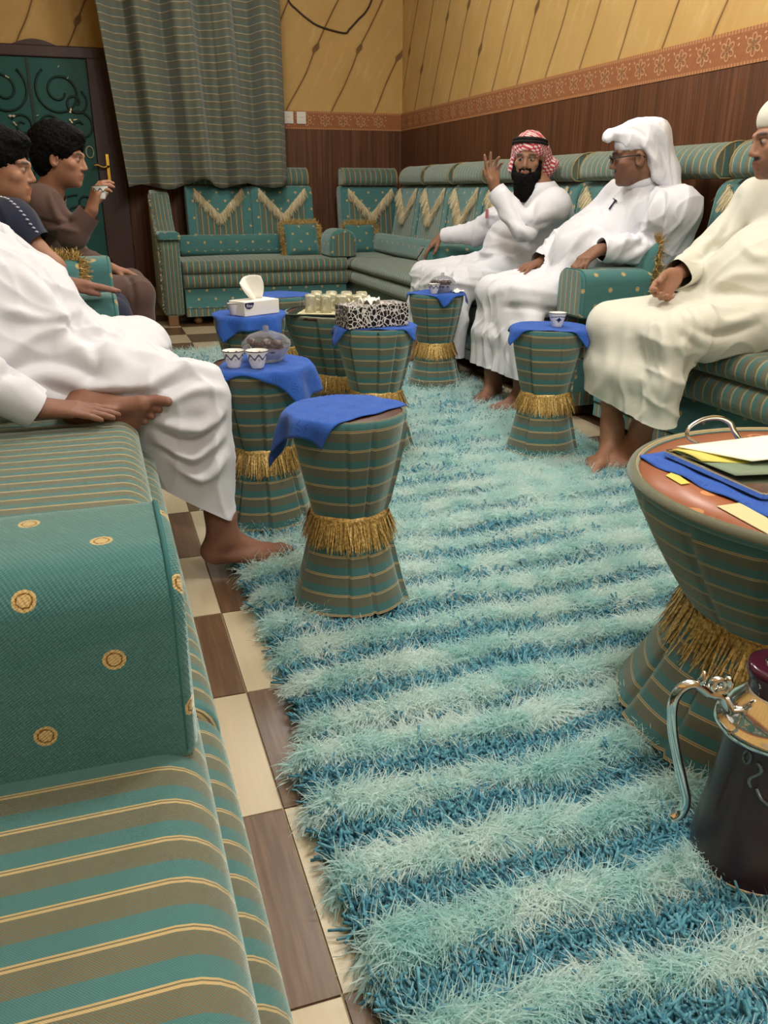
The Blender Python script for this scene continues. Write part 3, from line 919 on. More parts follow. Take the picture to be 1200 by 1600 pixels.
RT = 0.037  # rug surface under the stools
H0 = 0.485
ST = {
    'A': (0.52, 1.84), 'B': (0.425, 2.46), 'C': (0.585, 3.56), 'D2': (0.84, 4.18), 'E': (0.985, 3.07), 'F': (1.615, 4.03), 'G': (1.60, 2.83)}
SL = {'A': 'striped hourglass stool standing nearest in the middle of the rug, nothing on its blue cloth',
      'B': 'striped hourglass stool beside the knee of the seated man on the left, carrying two cups',
      'C': 'striped hourglass stool carrying the white tissue box',
      'D2': 'striped hourglass stool at the very back, behind the glass tray table',
      'E': 'striped hourglass stool carrying the leopard tissue box',
      'F': 'striped hourglass stool before the man with the red checked headscarf',
      'G': 'striped hourglass stool between the white headcloth man and the capped man'}
for i, (k, (sx, sy)) in enumerate(ST.items()):
    rs = 1.0 if k in 'AFG' else 1.08
    hourglass('hourglass_stool', (sx, sy, RT), 0.142 * rs, 0.086 * rs, 0.138 * rs, H0, 0.235, SL[k], 'small hourglass stools', 11 + i, 8 + i % 3, rz=i * 0.83 + 0.35)
hourglass('hourglass_table', (1.0, 3.60, RT), 0.22, 0.155, 0.25, 0.475, 0.21, 'wide striped hourglass table carrying the tray of tea glasses', 'wide hourglass tables', 31, 13, fringe_n=1000)
tH = hourglass('hourglass_table', (1.211, 1.074, RT), 0.336, 0.222, 0.355, 0.475, 0.235, 'wide striped hourglass table at the right edge with papers on it', 'wide hourglass tables', 32, 14, rz=0.5, fringe_n=3000, flen=0.095, amp=0.011, fw=0.0036)


# blue cloths
def cloth(cx, cy, ztop, Rr, a, b, rot, sx, sy, label, seed, flare=0.25):
    rg = np.random.default_rng(seed); n = 44
    V, UV, Fc = [], [], []
    ph = rg.uniform(0, 6.28, 4)
    for i in range(n + 1):
        for j in range(n + 1):
            u = (-1 + 2 * i / n); v = (-1 + 2 * j / n)
            cr = 0.035 * a
            pu = u * a * (1 + 0.015 * math.sin(9 * v + ph[0])); pv = v * b * (1 + 0.015 * math.sin(8 * u + ph[1]))
            x = pu * math.cos(rot) - pv * math.sin(rot) + sx; y = pu * math.sin(rot) + pv * math.cos(rot) + sy
            r = math.hypot(x, y); an = math.atan2(y, x)
            z = ztop + 0.0025 + 0.0015 * math.sin(60 * x + ph[2]) * math.sin(55 * y + ph[3])
            rl = Rr + 0.004
            if r > rl:
                h = r - rl
                fold = 0.010 * math.sin(an * 9 + ph[2]) * min(1, h / 0.05)
                k = min(1.0, h / 0.02)
                out = 0.006 * k + max(0, h - 0.006) * flare + fold
                z = ztop + 0.0025 - (h - 0.004 * k) * math.sqrt(max(0.0, 1 - flare ** 2)) * (0.35 + 0.65 * min(1, h / 0.03))
                x = (rl + out) * math.cos(an); y = (rl + out) * math.sin(an)
            V.append((x, y, z)); UV.append((pu, pv))
    for i in range(n):
        for j in range(n):
            q = i * (n + 1) + j; Fc.append((q, q + n + 1, q + n + 2, q + 1))
    o = mesh_obj('blue_cloth', [(p[0], p[1], p[2]) for p in V], Fc, BLUE, None, True, UV)
    o.location = (cx, cy, 0); tag(o, label, 'cloth', 'blue table cloths')
    sm = o.modifiers.new('thick', 'SOLIDIFY'); sm.thickness = 0.0016; sm.offset = 1.0
    return o


ZT = RT + H0 + 0.001
RS = 0.138; RS2 = 0.149
cloth(*ST['A'], ZT, RS, 0.160, 0.160, R(30), -0.062, 0.055, 'empty blue cloth draped on the nearest middle stool, corner hanging at its left', 1)
cloth(*ST['B'], ZT, RS2, 0.170, 0.160, R(-24), 0.055, -0.035, 'blue cloth under the two cups and the date bowl beside the knee on the left', 2)
cloth(*ST['C'], ZT, RS2, 0.155, 0.16, R(-9), -0.01, -0.045, 'blue cloth under the white tissue box', 3)
cloth(*ST['D2'], ZT, RS2, 0.15, 0.15, R(10), 0.0, 0.02, 'blue cloth on the rearmost stool behind the white tissue box', 4)
cloth(*ST['E'], ZT, RS2, 0.178, 0.125, R(-18), -0.01, 0.01, 'blue cloth under the leopard tissue box', 5)
cloth(*ST['F'], ZT, RS, 0.135, 0.135, R(33), 0.015, -0.015, 'blue cloth on the stool before the red checked headscarf man', 6)
cloth(*ST['G'], ZT, RS, 0.170, 0.120, R(-30), 0.0, 0.0, 'blue cloth under the single cup by the white headcloth man', 7)
cloth(1.175, 1.13, RT + 0.4795, 0.6, 0.215, 0.20, R(2), 0, 0, 'blue cloth under the metal tray on the wide table at the right edge', 8)
# ---------------------------------------------------------------- people: blended distance fields turned into one skin mesh each


def nrm(v):
    v = np.asarray(v, float); return v / (np.linalg.norm(v) + 1e-12)


def surface_net(D):
    """closed quad mesh of the zero level of a grid of distances"""
    ins = D < 0
    nx, ny, nz = D.shape
    cnt = np.zeros((nx - 1, ny - 1, nz - 1), np.int8)
    corners = [(a, b, c) for a in (0, 1) for b in (0, 1) for c in (0, 1)]
    for a, b, c in corners: cnt += ins[a:nx - 1 + a, b:ny - 1 + b, c:nz - 1 + c]
    act = np.argwhere((cnt > 0) & (cnt < 8))
    vid = np.full(cnt.shape, -1, np.int32); vid[tuple(act.T)] = np.arange(len(act))
    val = {k: D[act[:, 0] + k[0], act[:, 1] + k[1], act[:, 2] + k[2]] for k in corners}
    acc = np.zeros((len(act), 3)); num = np.zeros(len(act))
    for a in corners:
        for ax in range(3):
            if a[ax]: continue
            b = list(a); b[ax] = 1; b = tuple(b)
            da, db = val[a], val[b]; m = (da < 0) != (db < 0)
            t = np.where(m, da / np.where(m, da - db, 1), 0)
            p = np.tile(np.array(a, float), (len(act), 1)); p[:, ax] += t
            acc += p * m[:, None]; num += m
    pts = act + acc / num[:, None]
    quads = []
    for ax in range(3):
        u, v = (ax + 1) % 3, (ax + 2) % 3
        s0 = [slice(None)] * 3; s1 = [slice(None)] * 3; s0[ax] = slice(0, -1); s1[ax] = slice(1, None)
        A = ins[tuple(s0)]; B = ins[tuple(s1)]
        e = np.argwhere(A != B)
        ok = (e[:, u] > 0) & (e[:, v] > 0) & (e[:, u] < D.shape[u] - 1) & (e[:, v] < D.shape[v] - 1); e = e[ok]
        fl = A[tuple(e.T)]
        def cell(du, dv):
            q = e.copy(); q[:, u] += du; q[:, v] += dv; return vid[tuple(q.T)]
        q = np.stack([cell(-1, -1), cell(0, -1), cell(0, 0), cell(-1, 0)], 1)
        q[~fl] = q[~fl][:, ::-1]
        quads.append(q)
    return pts, np.concatenate(quads)


class SDF:
    def __init__(self): self.pr = []
    def cap(self, a, b, ra, rb=None, k=0.02, flat=None):
        """tapered capsule; flat=(axis, factor) thins it along that axis"""
        self.pr.append(('c', np.asarray(a, float), np.asarray(b, float), ra, ra if rb is None else rb, k, flat)); return self
    def path(self, pts, rads, k=0.02, flat=None):
        for i in range(len(pts) - 1): self.cap(pts[i], pts[i + 1], rads[i], rads[i + 1], k, flat)
        return self
    def ell(self, c, rad, M=None, k=0.01):
        self.pr.append(('e', np.asarray(c, float), np.asarray(rad, float), np.eye(3) if M is None else np.asarray(M, float), k)); return self
    def cut(self, c, rad, M=None, k=0.006):
        self.pr.append(('x', np.asarray(c, float), np.asarray(rad, float), np.eye(3) if M is None else np.asarray(M, float), k)); return self
    def sheet(self, A, B, r, n=5, k=0.03):
        """cloth stretched between polylines A and B"""
        A = [np.asarray(p, float) for p in A]; B = [np.asarray(p, float) for p in B]
        rr = r if hasattr(r, '__len__') else [r] * len(A)
        for i in range(n + 1):
            t = i / n
            self.path([a * (1 - t) + b * t for a, b in zip(A, B)], rr, k)
        return self
    def mesh(self, vox):
        lo = np.full(3, 1e9); hi = -lo
        for p in self.pr:
            if p[0] == 'c': r = max(p[3], p[4]) + p[5]; lo = np.minimum(lo, np.minimum(p[1], p[2]) - r); hi = np.maximum(hi, np.maximum(p[1], p[2]) + r)
            elif p[0] == 'e': r = p[2].max() + p[4]; lo = np.minimum(lo, p[1] - r); hi = np.maximum(hi, p[1] + r)
        lo -= 3 * vox; hi += 3 * vox
        n = np.ceil((hi - lo) / vox).astype(int) + 1
        D = np.full(n, 0.08, np.float32)
        for p in self.pr:
            if p[0] == 'c':
                r = max(p[3], p[4]) + p[5] + 3 * vox; a0 = np.minimum(p[1], p[2]) - r; a1 = np.maximum(p[1], p[2]) + r
            else:
                r = p[2].max() + p[4] + 3 * vox; a0 = p[1] - r; a1 = p[1] + r
            i0 = np.clip(np.floor((a0 - lo) / vox).astype(int), 0, n - 1); i1 = np.clip(np.ceil((a1 - lo) / vox).astype(int) + 1, 1, n)
            ax = [(lo[d] + np.arange(i0[d], i1[d]) * vox).astype(np.float32) for d in range(3)]
            X = ax[0][:, None, None]; Y = ax[1][None, :, None]; Z = ax[2][None, None, :]
            sl = D[i0[0]:i1[0], i0[1]:i1[1], i0[2]:i1[2]]
            if p[0] == 'c':
                _, a, b, ra, rb, k, flat = p
                d = b - a; L2 = float(d @ d) + 1e-12
                px, py, pz = X - a[0], Y - a[1], Z - a[2]
                t = np.clip((px * d[0] + py * d[1] + pz * d[2]) / L2, 0, 1)
                qx, qy, qz = px - t * d[0], py - t * d[1], pz - t * d[2]
                s2 = qx * qx + qy * qy + qz * qz
                if flat is not None:
                    f = nrm(flat[0]); e = qx * f[0] + qy * f[1] + qz * f[2]
                    s2 = s2 + e * e * (1.0 / flat[1] ** 2 - 1)
                dist = np.sqrt(s2) - (ra + (rb - ra) * t)
            else:
                _, c, rad, M, k = p
                px, py, pz = X - c[0], Y - c[1], Z - c[2]
                lx = px * M[0, 0] + py * M[0, 1] + pz * M[0, 2]; ly = px * M[1, 0] + py * M[1, 1] + pz * M[1, 2]; lz = px * M[2, 0] + py * M[2, 1] + pz * M[2, 2]
                k0 = np.sqrt((lx / rad[0]) ** 2 + (ly / rad[1]) ** 2 + (lz / rad[2]) ** 2) + 1e-9
                k1 = np.sqrt((lx / rad[0] ** 2) ** 2 + (ly / rad[1] ** 2) ** 2 + (lz / rad[2] ** 2) ** 2) + 1e-9
                dist = k0 * (k0 - 1) / k1
            if p[0] == 'x':
                e = -dist; h = np.clip(0.5 - 0.5 * (sl - e) / k, 0, 1); sl[...] = sl * (1 - h) + e * h + k * h * (1 - h)
            else:
                h = np.clip(0.5 + 0.5 * (sl - dist) / k, 0, 1); sl[...] = sl * (1 - h) + dist * h - k * h * (1 - h)
        pts, quads = surface_net(D)
        return pts * vox + lo, quads


def vnormals(V, Q):
    n = np.cross(V[Q[:, 2]] - V[Q[:, 0]], V[Q[:, 3]] - V[Q[:, 1]]); N = np.zeros_like(V)
    for i in range(4): np.add.at(N, Q[:, i], n)
    return N / (np.linalg.norm(N, axis=1)[:, None] + 1e-12)


def to_px(V):
    d = V - _C; z = d @ _fw
    return np.stack([600 + F * (d @ _rt) / z, 800 + F * (d @ _dn) / z], 1)


def folds(V, Q, strokes, seed=0, noise=0.0):
    """press sewn-in creases into the cloth: each stroke is a crease line on the visible side (points, height, half width)"""
    N = vnormals(V, Q); P = to_px(V); face = np.einsum('ij,ij->i', N, V - _C) < 0
    disp = np.zeros(len(V))
    for pts, amp, w in strokes:
        pts = np.array(spline([(a, b, 0) for a, b in pts], 4))[:, :2]
        bd = np.full(len(V), 1e9); bt = np.zeros(len(V)); n = len(pts) - 1
        lo = pts.min(0) - 3 * w; hi = pts.max(0) + 3 * w
        m = face & (P[:, 0] > lo[0]) & (P[:, 0] < hi[0]) & (P[:, 1] > lo[1]) & (P[:, 1] < hi[1])
        ix = np.nonzero(m)[0]
        if not len(ix): continue
        q = P[ix]; d0 = np.full(len(ix), 1e9); t0 = np.zeros(len(ix))
        for i in range(n):
            a, b = pts[i], pts[i + 1]; ab = b - a
            t = np.clip(((q - a) @ ab) / (ab @ ab + 1e-9), 0, 1); dd = np.linalg.norm(q - a - t[:, None] * ab, axis=1)
            s_ = dd < d0; d0[s_] = dd[s_]; t0[s_] = (i + t[s_]) / n
        taper = np.sin(np.pi * np.clip(t0 * 0.92 + 0.04, 0, 1)) ** 0.6
        disp[ix] += 1.5 * amp * taper * np.exp(-(d0 / w) ** 2)
    if noise:
        rg = np.random.default_rng(seed)
        for s_ in range(5):
            k1 = nrm(rg.normal(size=3)) * rg.uniform(22, 38); k2 = rg.normal(size=3) * 9; k3 = rg.normal(size=3) * 6
            f_ = np.sin(V @ k1 + 2.2 * np.sin(V @ k2 + rg.uniform(0, 6)) + rg.uniform(0, 6)); m_ = np.clip(np.sin(V @ k3 + rg.uniform(0, 6)), 0, 1)
            disp += noise * 2.2 * ((1 - np.abs(f_)) ** 2.5) * m_
        for s_ in range(6):
            kx = rg.normal(size=3) * 14; disp += noise / 3 * np.sin(V @ kx + rg.uniform(0, 6.28))
    return V + N * disp[:, None]


def body_mesh(name, V, Q, mat, origin, parent=None, cols=None):
    o = fast_mesh(name, V - origin, Q, mat, parent, True)
    if cols is not None:
        a = o.data.color_attributes.new('Col', 'FLOAT_COLOR', 'POINT')
        a.data.foreach_set('color', np.concatenate([cols, np.ones((len(cols), 1))], 1).astype(np.float32).ravel())
    if parent is None: o.location = origin
    return o


def skin_mat(name):
    m = Mat(name, 0.55, 0.35); x, y, z = m.obj()
    n_ = m.noise(m.vec(x, y, z), 60.0, 3)
    m.color(m.mix((n_ - 0.35) * 0.35, m.attr('Col'), rgb(70, 42, 30))); m.set(Subsurface_Weight=0.06, Subsurface_Radius=(0.012, 0.005, 0.003))
    m.bump(m.noise(m.vec(x, y, z), 300.0, 2), 0.12, 0.001)
    return m.mat


SKIN = skin_mat('skin')


def cloth_mat(name, c, rough=0.8, sheen=0.15):
    m = Mat(name, rough, 0.2); x, y, z = m.obj()
    w_ = m.noise(m.vec(x, y, z), 25.0, 3)
    m.color(m.mix(w_ * 0.06, rgb(*c), rgb(*[v * 0.85 for v in c]))); m.set(Sheen_Weight=sheen)
    m.bump(m.noise(m.vec(x, y, z), 7.0, 3) * 4.0 + m.noise(m.vec(x, y, z), 500.0, 1) * 0.15, 0.18, 0.006)
    return m.mat


def frame(fwd, up):
    y = nrm(fwd); up = np.asarray(up, float); x = nrm(np.cross(y, up)); z = np.cross(x, y)
    return np.stack([-x, y, z])      # rows: person's left, forward, up


class Head:
    def __init__(self, c, fwd, up=(0, 0, 1), s=0.95):
        self.c = np.asarray(c, float); self.M = frame(fwd, up); self.s = s
    def w(self, p): return self.c + self.s * (np.asarray(p, float) @ self.M)
    def local(self, V): return ((V - self.c) @ self.M.T) / self.s
    def e(self, S_, c, r, k=0.012): S_.ell(self.w(c), np.asarray(r, float) * self.s, self.M, k * self.s)
    def x(self, S_, c, r, k=0.006): S_.cut(self.w(c), np.asarray(r, float) * self.s, self.M, k * self.s)
    def p(self, S_, a, b, ra, rb, k=0.008): S_.cap(self.w(a), self.w(b), ra * self.s, rb * self.s, k * self.s)
    def build(self, S_, neck):
        e, p = self.e, self.p
        e(S_, (0, -0.018, 0.038), (0.076, 0.098, 0.088)); e(S_, (0, 0.028, -0.03), (0.061, 0.062, 0.088), 0.02)
        e(S_, (0, 0.034, -0.072), (0.050, 0.050, 0.048), 0.02); e(S_, (0, 0.071, -0.103), (0.020, 0.016, 0.015), 0.02)
        for s_ in (-1, 1):
            e(S_, (s_ * 0.046, 0.056, -0.026), (0.020, 0.020, 0.018), 0.02)
            p(S_, (s_ * 0.012, 0.088, 0.016), (s_ * 0.046, 0.072, 0.018), 0.011, 0.010, 0.012)
            e(S_, (s_ * 0.078, -0.008, -0.014), (0.009, 0.021, 0.033), 0.006)
            self.x(S_, (s_ * 0.082, 0.0, -0.014), (0.006, 0.011, 0.019), 0.004)
            self.x(S_, (s_ * 0.031, 0.100, -0.003), (0.018, 0.016, 0.010), 0.010)
            e(S_, (s_ * 0.031, 0.0775, -0.004), (0.0135, 0.0125, 0.0115), 0.002)
            e(S_, (s_ * 0.011, 0.093, -0.041), (0.008, 0.010, 0.007), 0.006)
        p(S_, (0, 0.086, 0.010), (0, 0.104, -0.035), 0.008, 0.0110, 0.010)
        p(S_, (-0.017, 0.085, -0.066), (0.017, 0.085, -0.066), 0.0085, 0.0085, 0.006)
        p(S_, (-0.014, 0.081, -0.079), (0.014, 0.081, -0.079), 0.0095, 0.0095, 0.006)
        self.x(S_, (0, 0.099, -0.0725), (0.022, 0.010, 0.0022), 0.003)
        S_.path([self.w((0, -0.02, -0.06)), neck], [0.056 * self.s, 0.058 * self.s], 0.025)
        return self
    def colors(self, V, base, brow=(0.02, 0.014, 0.01), lip=(0.5, 0.6), stubble=0.0, mous=0.0):
        L = self.local(V); x, y, z = L[:, 0], L[:, 1], L[:, 2]; ax = np.abs(x)
        C = np.tile(np.asarray(base, float), (len(V), 1))
        near = (np.linalg.norm(L, axis=1) < 0.17)
        def mixin(w, c): C[:] = C * (1 - w[:, None]) + np.asarray(c) * w[:, None]
        g = lambda v, a: np.clip(1 - (v / a) ** 2, 0, 1)
        fr = near & (y > 0.05)
        b_ = g((ax - 0.034), 0.024) * g(z - 0.020 + 0.10 * np.maximum(ax - 0.04, 0), 0.0075) * fr
        if stubble: mixin(np.clip(stubble * near * (y > -0.02) * np.clip((-z - 0.045) / 0.02, 0, 1) * (ax < 0.08), 0, 1) * (np.linalg.norm(L, axis=1) < 0.135), (0.03, 0.022, 0.018))
        mixin(np.clip(b_ * 1.6, 0, 1) * 0.9, brow)
        if mous: mixin(np.clip(g(ax, 0.030) * g(z + 0.0545, 0.0085) * 1.8, 0, 1) * fr * mous, (0.02, 0.015, 0.012))
        li = g(ax, 0.025) * g(z + 0.0725, 0.0155) * fr * (y > 0.075)
        mixin(np.clip(li * 1.4, 0, 1) * 0.55, np.asarray(base) * np.array([1.05, 0.55, 0.55]))
        ey = g(ax - 0.031, 0.0135) * g(z + 0.004, 0.0052) * fr * (y > 0.076)
        mixin(np.clip(ey * 2.5, 0, 1) * 0.85, (0.30, 0.27, 0.25))
        ir = g(ax - 0.031, 0.0062) * g(z + 0.004, 0.0075) * fr * (y > 0.076)
        mixin(np.clip(ir * 3, 0, 1), (0.012, 0.008, 0.006))
        lid = g(ax - 0.031, 0.018) * g(z - 0.005, 0.0035) * fr
        mixin(np.clip(lid * 1.5, 0, 1) * 0.6, np.asarray(base) * 0.25)
        return C


def hand(S_, wrist, d, n, left, curl=(0.3,) * 4, spread=0.10, thumb=(0.6, 0.35), s=0.95, tcurl=0.3):
    """palm, four jointed fingers and a thumb that leaves the side of the palm"""
    d = nrm(d); n = nrm(np.asarray(n, float) - d * np.dot(n, d)); t = np.cross(n, d) if left else np.cross(d, n)
    W = np.asarray(wrist, float)
    offs = (0.030, 0.010, -0.010, -0.028); kl = (0.088, 0.090, 0.084, 0.076)
    seg = ((0.042, 0.026, 0.020), (0.046, 0.029, 0.021), (0.042, 0.027, 0.020), (0.033, 0.020, 0.018))
    for i in range(4):
        a = W + s * (0.012 * d + offs[i] * 0.62 * t); kn = W + s * (kl[i] * d + offs[i] * t - 0.004 * n)
        S_.cap(a, kn, 0.0165 * s, 0.0125 * s, 0.014 * s)
        di = nrm(d + t * spread * (offs[i] / 0.03)); c = curl[i] if hasattr(curl, '__len__') else curl
        p_ = kn; ang = 0.0
        for j, L in enumerate(seg[i]):
            ang += c * (0.75, 1.0, 0.7)[j]
            q = p_ + s * L * (math.cos(ang) * di + math.sin(ang) * n)
            r0 = (0.0105, 0.0095, 0.0086)[j] * (0.88 if i == 3 else 1); r1 = (0.0095, 0.0086, 0.0072)[j] * (0.88 if i == 3 else 1)
            S_.cap(p_, q, r0 * s, r1 * s, 0.004 * s); p_ = q
    S_.cap(W + s * 0.02 * d + s * 0.014 * t, W + s * (0.045 * d + 0.026 * t + 0.008 * n), 0.018 * s, 0.016 * s, 0.014 * s)
    b = W + s * (0.032 * d + 0.026 * t + 0.006 * n); td = nrm(d * thumb[0] + t * (1 - thumb[0]) + n * thumb[1]); ang = 0
    for L, r0, r1 in ((0.036, 0.0145, 0.0115), (0.030, 0.0115, 0.0105), (0.026, 0.0105, 0.008)):
        q = b + s * L * td; S_.cap(b, q, r0 * s, r1 * s, 0.006 * s); b = q; td = nrm(td + d * tcurl - t * tcurl * 0.5)
    return W


def foot(S_, ankle, d, up, left, s=0.95, toes=0.0):
    d = nrm(d); up = nrm(np.asarray(up, float) - d * np.dot(up, d)); side = np.cross(up, d) if left else np.cross(d, up)   # outer side
    inn = -side; A = np.asarray(ankle, float)
    P = lambda a, b, c: A + s * (a * d + b * inn + c * up)
    S_.cap(P(0, 0, 0.06), P(-0.005, 0, -0.01), 0.038 * s, 0.036 * s, 0.03 * s)
    S_.ell(P(-0.032, 0, -0.045), (0.034 * s,) * 3, None, 0.025 * s)
    S_.cap(P(0.0, 0.004, -0.012), P(0.10, 0.008, -0.050), 0.036 * s, 0.020 * s, 0.03 * s)
    S_.cap(P(-0.02, -0.008, -0.055), P(0.10, -0.022, -0.062), 0.024 * s, 0.018 * s, 0.02 * s)
    S_.cap(P(-0.02, 0.006, -0.050), P(0.125, 0.024, -0.060), 0.024 * s, 0.020 * s, 0.02 * s)
    S_.cap(P(0.10, -0.024, -0.063), P(0.125, 0.022, -0.060), 0.017 * s, 0.019 * s, 0.015 * s)
    for i, (b, L, r) in enumerate(((0.030, 0.058, 0.0135), (0.010, 0.050, 0.0095), (-0.006, 0.044, 0.009), (-0.020, 0.038, 0.0085), (-0.033, 0.030, 0.008))):
        a0 = 0.128 - 0.012 * i
        m_ = P(a0 + L * 0.55, b * 1.08, -0.060 + 0.004); e_ = P(a0 + L, b * 1.10, -0.068 - toes * 0.01)
        S_.path([P(a0 - 0.01, b, -0.060), m_, e_], [r * 1.05 * s, r * 0.95 * s, r * 0.95 * s], 0.005 * s)


def skeleton(S_, J, s=0.93):
    g = lambda k: np.asarray(J[k], float)
    pel, ch, nk = g('pelvis'), g('chest'), g('neck')
    S_.path([pel, (pel + ch) / 2, ch, nk], [0.115 * s, 0.105 * s, 0.115 * s, 0.06 * s], 0.05)
    S_.cap(g('shL'), g('shR'), 0.058 * s, None, 0.05)
    S_.cap(g('hipL'), g('hipR'), 0.085 * s, None, 0.05)
    for q in 'LR':
        S_.cap(g('sh' + q), ch, 0.055 * s, 0.09 * s, 0.04)
        S_.path([g('sh' + q), g('el' + q), g('wr' + q)], [0.050 * s, 0.039 * s, 0.027 * s], 0.02)
        fo = g('el' + q) * 0.72 + g('wr' + q) * 0.28
        S_.ell(fo, (0.040 * s,) * 3, None, 0.03)
        S_.path([g('hip' + q), g('kn' + q), g('an' + q) + np.array([0, 0, 0.02])], [0.080 * s, 0.054 * s, 0.036 * s], 0.025)
        cf = g('kn' + q) * 0.68 + g('an' + q) * 0.32
        S_.ell(cf, (0.052 * s,) * 3, None, 0.03)
    return S_


def trim_open(o, cuts):
    """open the garment with clean edges: (point, outward normal, radius)"""
    me = o.data; bm = bmesh.new(); bm.from_mesh(me)
    off = Vector(o.location) if o.parent is None else Vector((0, 0, 0))
    for pt, nn, rad in cuts:
        pt = Vector(pt) - off; nn = Vector(nn).normalized()
        if rad < 0.1:       # sleeve end: only what lies close round the wrist axis
            a0 = pt - nn * 0.02; fs = []
            for f in bm.faces:
                v = f.calc_center_median() - a0; t_ = min(max(v.dot(nn), 0.0), 0.075)
                if (v - nn * t_).length < rad: fs.append(f)
        else: fs = [f for f in bm.faces if (f.calc_center_median() - pt).length < rad]
        es = list({e for f in fs for e in f.edges}); vs_ = list({v for f in fs for v in f.verts})
        bmesh.ops.bisect_plane(bm, geom=fs + es + vs_, plane_co=pt, plane_no=nn, clear_outer=True)
    lone = [v for v in bm.verts if not v.link_faces]
    bmesh.ops.delete(bm, geom=lone, context='VERTS')
    bm.to_mesh(me); bm.free()


def garment(name, S_, vox, mat, origin, parent, strokes=(), noise=0.002, seed=1, cuts=()):
    V, Q = S_.mesh(vox)
    V = folds(V, Q, strokes, seed, noise)
    o = body_mesh(name, V, Q, mat, origin, parent)
    if cuts: trim_open(o, [(np.asarray(p, float) - origin, n_, r) for p, n_, r in cuts])
    return o


THOBE = cloth_mat('white_thobe_cotton', (216, 217, 224)); THOBE2 = cloth_mat('cream_thobe_cotton', (216, 214, 201)); SCARFW = cloth_mat('white_headcloth_cotton', (222, 223, 230))
TAN0 = np.array(lin((0.53, 0.37, 0.30))); TAN1 = np.array(lin((0.56, 0.41, 0.32))); TAN2 = np.array(lin((0.52, 0.37, 0.29))); TAN3 = np.array(lin((0.62, 0.45, 0.36))); TAN4 = np.array(lin((0.64, 0.46, 0.36)))
A_ = lambda *p: np.array(p, float)


def make_person(label, J, hd, base, colkw, hands, feet, vox=0.0045, group=None, s=0.93, face=True):
    S_ = skeleton(SDF(), J, s)
    if hd is not None: hd.build(S_, J['neck'])
    for h in hands: hand(S_, *h[0], **h[1])
    for f in feet: foot(S_, *f[0], **f[1])
    V, Q = S_.mesh(vox)
    cols = hd.colors(V, base, **colkw)
    # paler nails and palms / soles stay with the skin colour
    org = A_(J['pelvis'][0], J['pelvis'][1], 0.0)
    o = body_mesh('person', V, Q, SKIN, org, None, cols)
    tag(o, label, 'person', group)
    return o, org


def seated_thobe(J, sl=0.07, torso=0.15, skirt=None, lap=None, neckline=0.062):
    S_ = SDF(); g = lambda k: np.asarray(J[k], float)
    pel, ch, nk = g('pelvis'), g('chest'), g('neck')
    S_.path([pel, pel * 0.5 + ch * 0.5, ch], [torso * 1.08, torso * 1.03, torso], 0.06)
    S_.path([ch, nk * 0.75 + ch * 0.25, nk], [torso * 0.9, 0.092, neckline], 0.03)
    S_.cap(g('shL'), g('shR'), 0.078, None, 0.06)
    S_.cap(g('hipL'), g('hipR'), 0.115, None, 0.06)
    for q in 'LR':
        S_.cap(g('sh' + q), ch, 0.078, 0.11, 0.05)
        S_.path([g('sh' + q), g('el' + q), g('wr' + q)], [sl * 1.12, sl * 0.96, sl * 0.62], 0.025)
        S_.cap(g('hip' + q), g('kn' + q), 0.100, 0.080, 0.05)
    S_.sheet([g('hipL'), g('knL')], [g('hipR'), g('knR')], [0.085, 0.055], 4, 0.05)
    if skirt: S_.sheet(skirt[0], skirt[1], skirt[2], skirt[3] if len(skirt) > 3 else 6, 0.03)
    return S_


def cuff_cuts(J, q, ext=0.0, rad=0.060):
    w = np.asarray(J['wr' + q], float); e = np.asarray(J['el' + q], float); d = nrm(w - e)
    return (w - d * 0.01 + d * ext, d, rad)


# ================= man on the left with the tucked foot
J = dict(pelvis=(-0.31, 2.27, 0.60), chest=(-0.42, 2.30, 0.90), neck=(-0.42, 2.31, 1.05), shR=(-0.40, 2.09, 0.99), elR=(-0.36, 1.945, 0.70), wrR=(-0.165, 1.975, 0.548),
         shL=(-0.40, 2.52, 0.98), elL=(-0.24, 2.76, 0.80), wrL=(-0.115, 2.865, 0.738), hipR=(-0.26, 2.17, 0.59), hipL=(-0.26, 2.40, 0.59),
         knR=(0.185, 2.14, 0.515), anR=(0.245, 2.145, 0.118), knL=(0.09, 2.60, 0.565), anL=(-0.055, 2.10, 0.525))
hd0 = Head((-0.38, 2.31, 1.22), (1, 0.05, -0.05), (0.05, 0, 1))
p0, og = make_person('man in white robe on the left, one foot tucked under his thigh', J, hd0, TAN0, {},
                     [((J['wrR'], (1, 0.0, -0.16), (0.0, 0.12, -1), False), dict(curl=(0.06, 0.07, 0.08, 0.1), spread=0.06)),
                      ((J['wrL'], (1, -0.06, -0.17), (0, 0.0, -1), True), dict(curl=(0.04, 0.05, 0.1, 0.12), spread=0.05, thumb=(0.9, 0.15), tcurl=0.1))],
                     [((J['anR'], (1, -0.16, -0.02), (0, 0, 1), False), dict(s=0.98)), ((J['anL'], (1, -0.06, -0.03), (0.05, 1, 0.30), True), dict(s=0.98))], vox=0.0042)
T = seated_thobe(J, 0.072, 0.16)
T.ell((-0.22, 2.32, 0.72), (0.17, 0.20, 0.15), None, 0.08)
T.cap((-0.05, 2.30, 0.60), (0.12, 2.30, 0.54), 0.10, 0.06, 0.06)
T.cap(J['knL'], (0.02, 2.28, 0.55), 0.085, 0.085, 0.05); T.cap((-0.13, 2.17, 0.57), (-0.015, 2.135, 0.55), 0.078, 0.070, 0.04)
T.sheet([(0.205, 2.135, 0.50), (0.222, 2.145, 0.36), (0.222, 2.155, 0.10)], [(0.09, 2.13, 0.53), (0.13, 2.15, 0.36), (0.165, 2.16, 0.14)], [0.078, 0.062, 0.058], 5, 0.03)
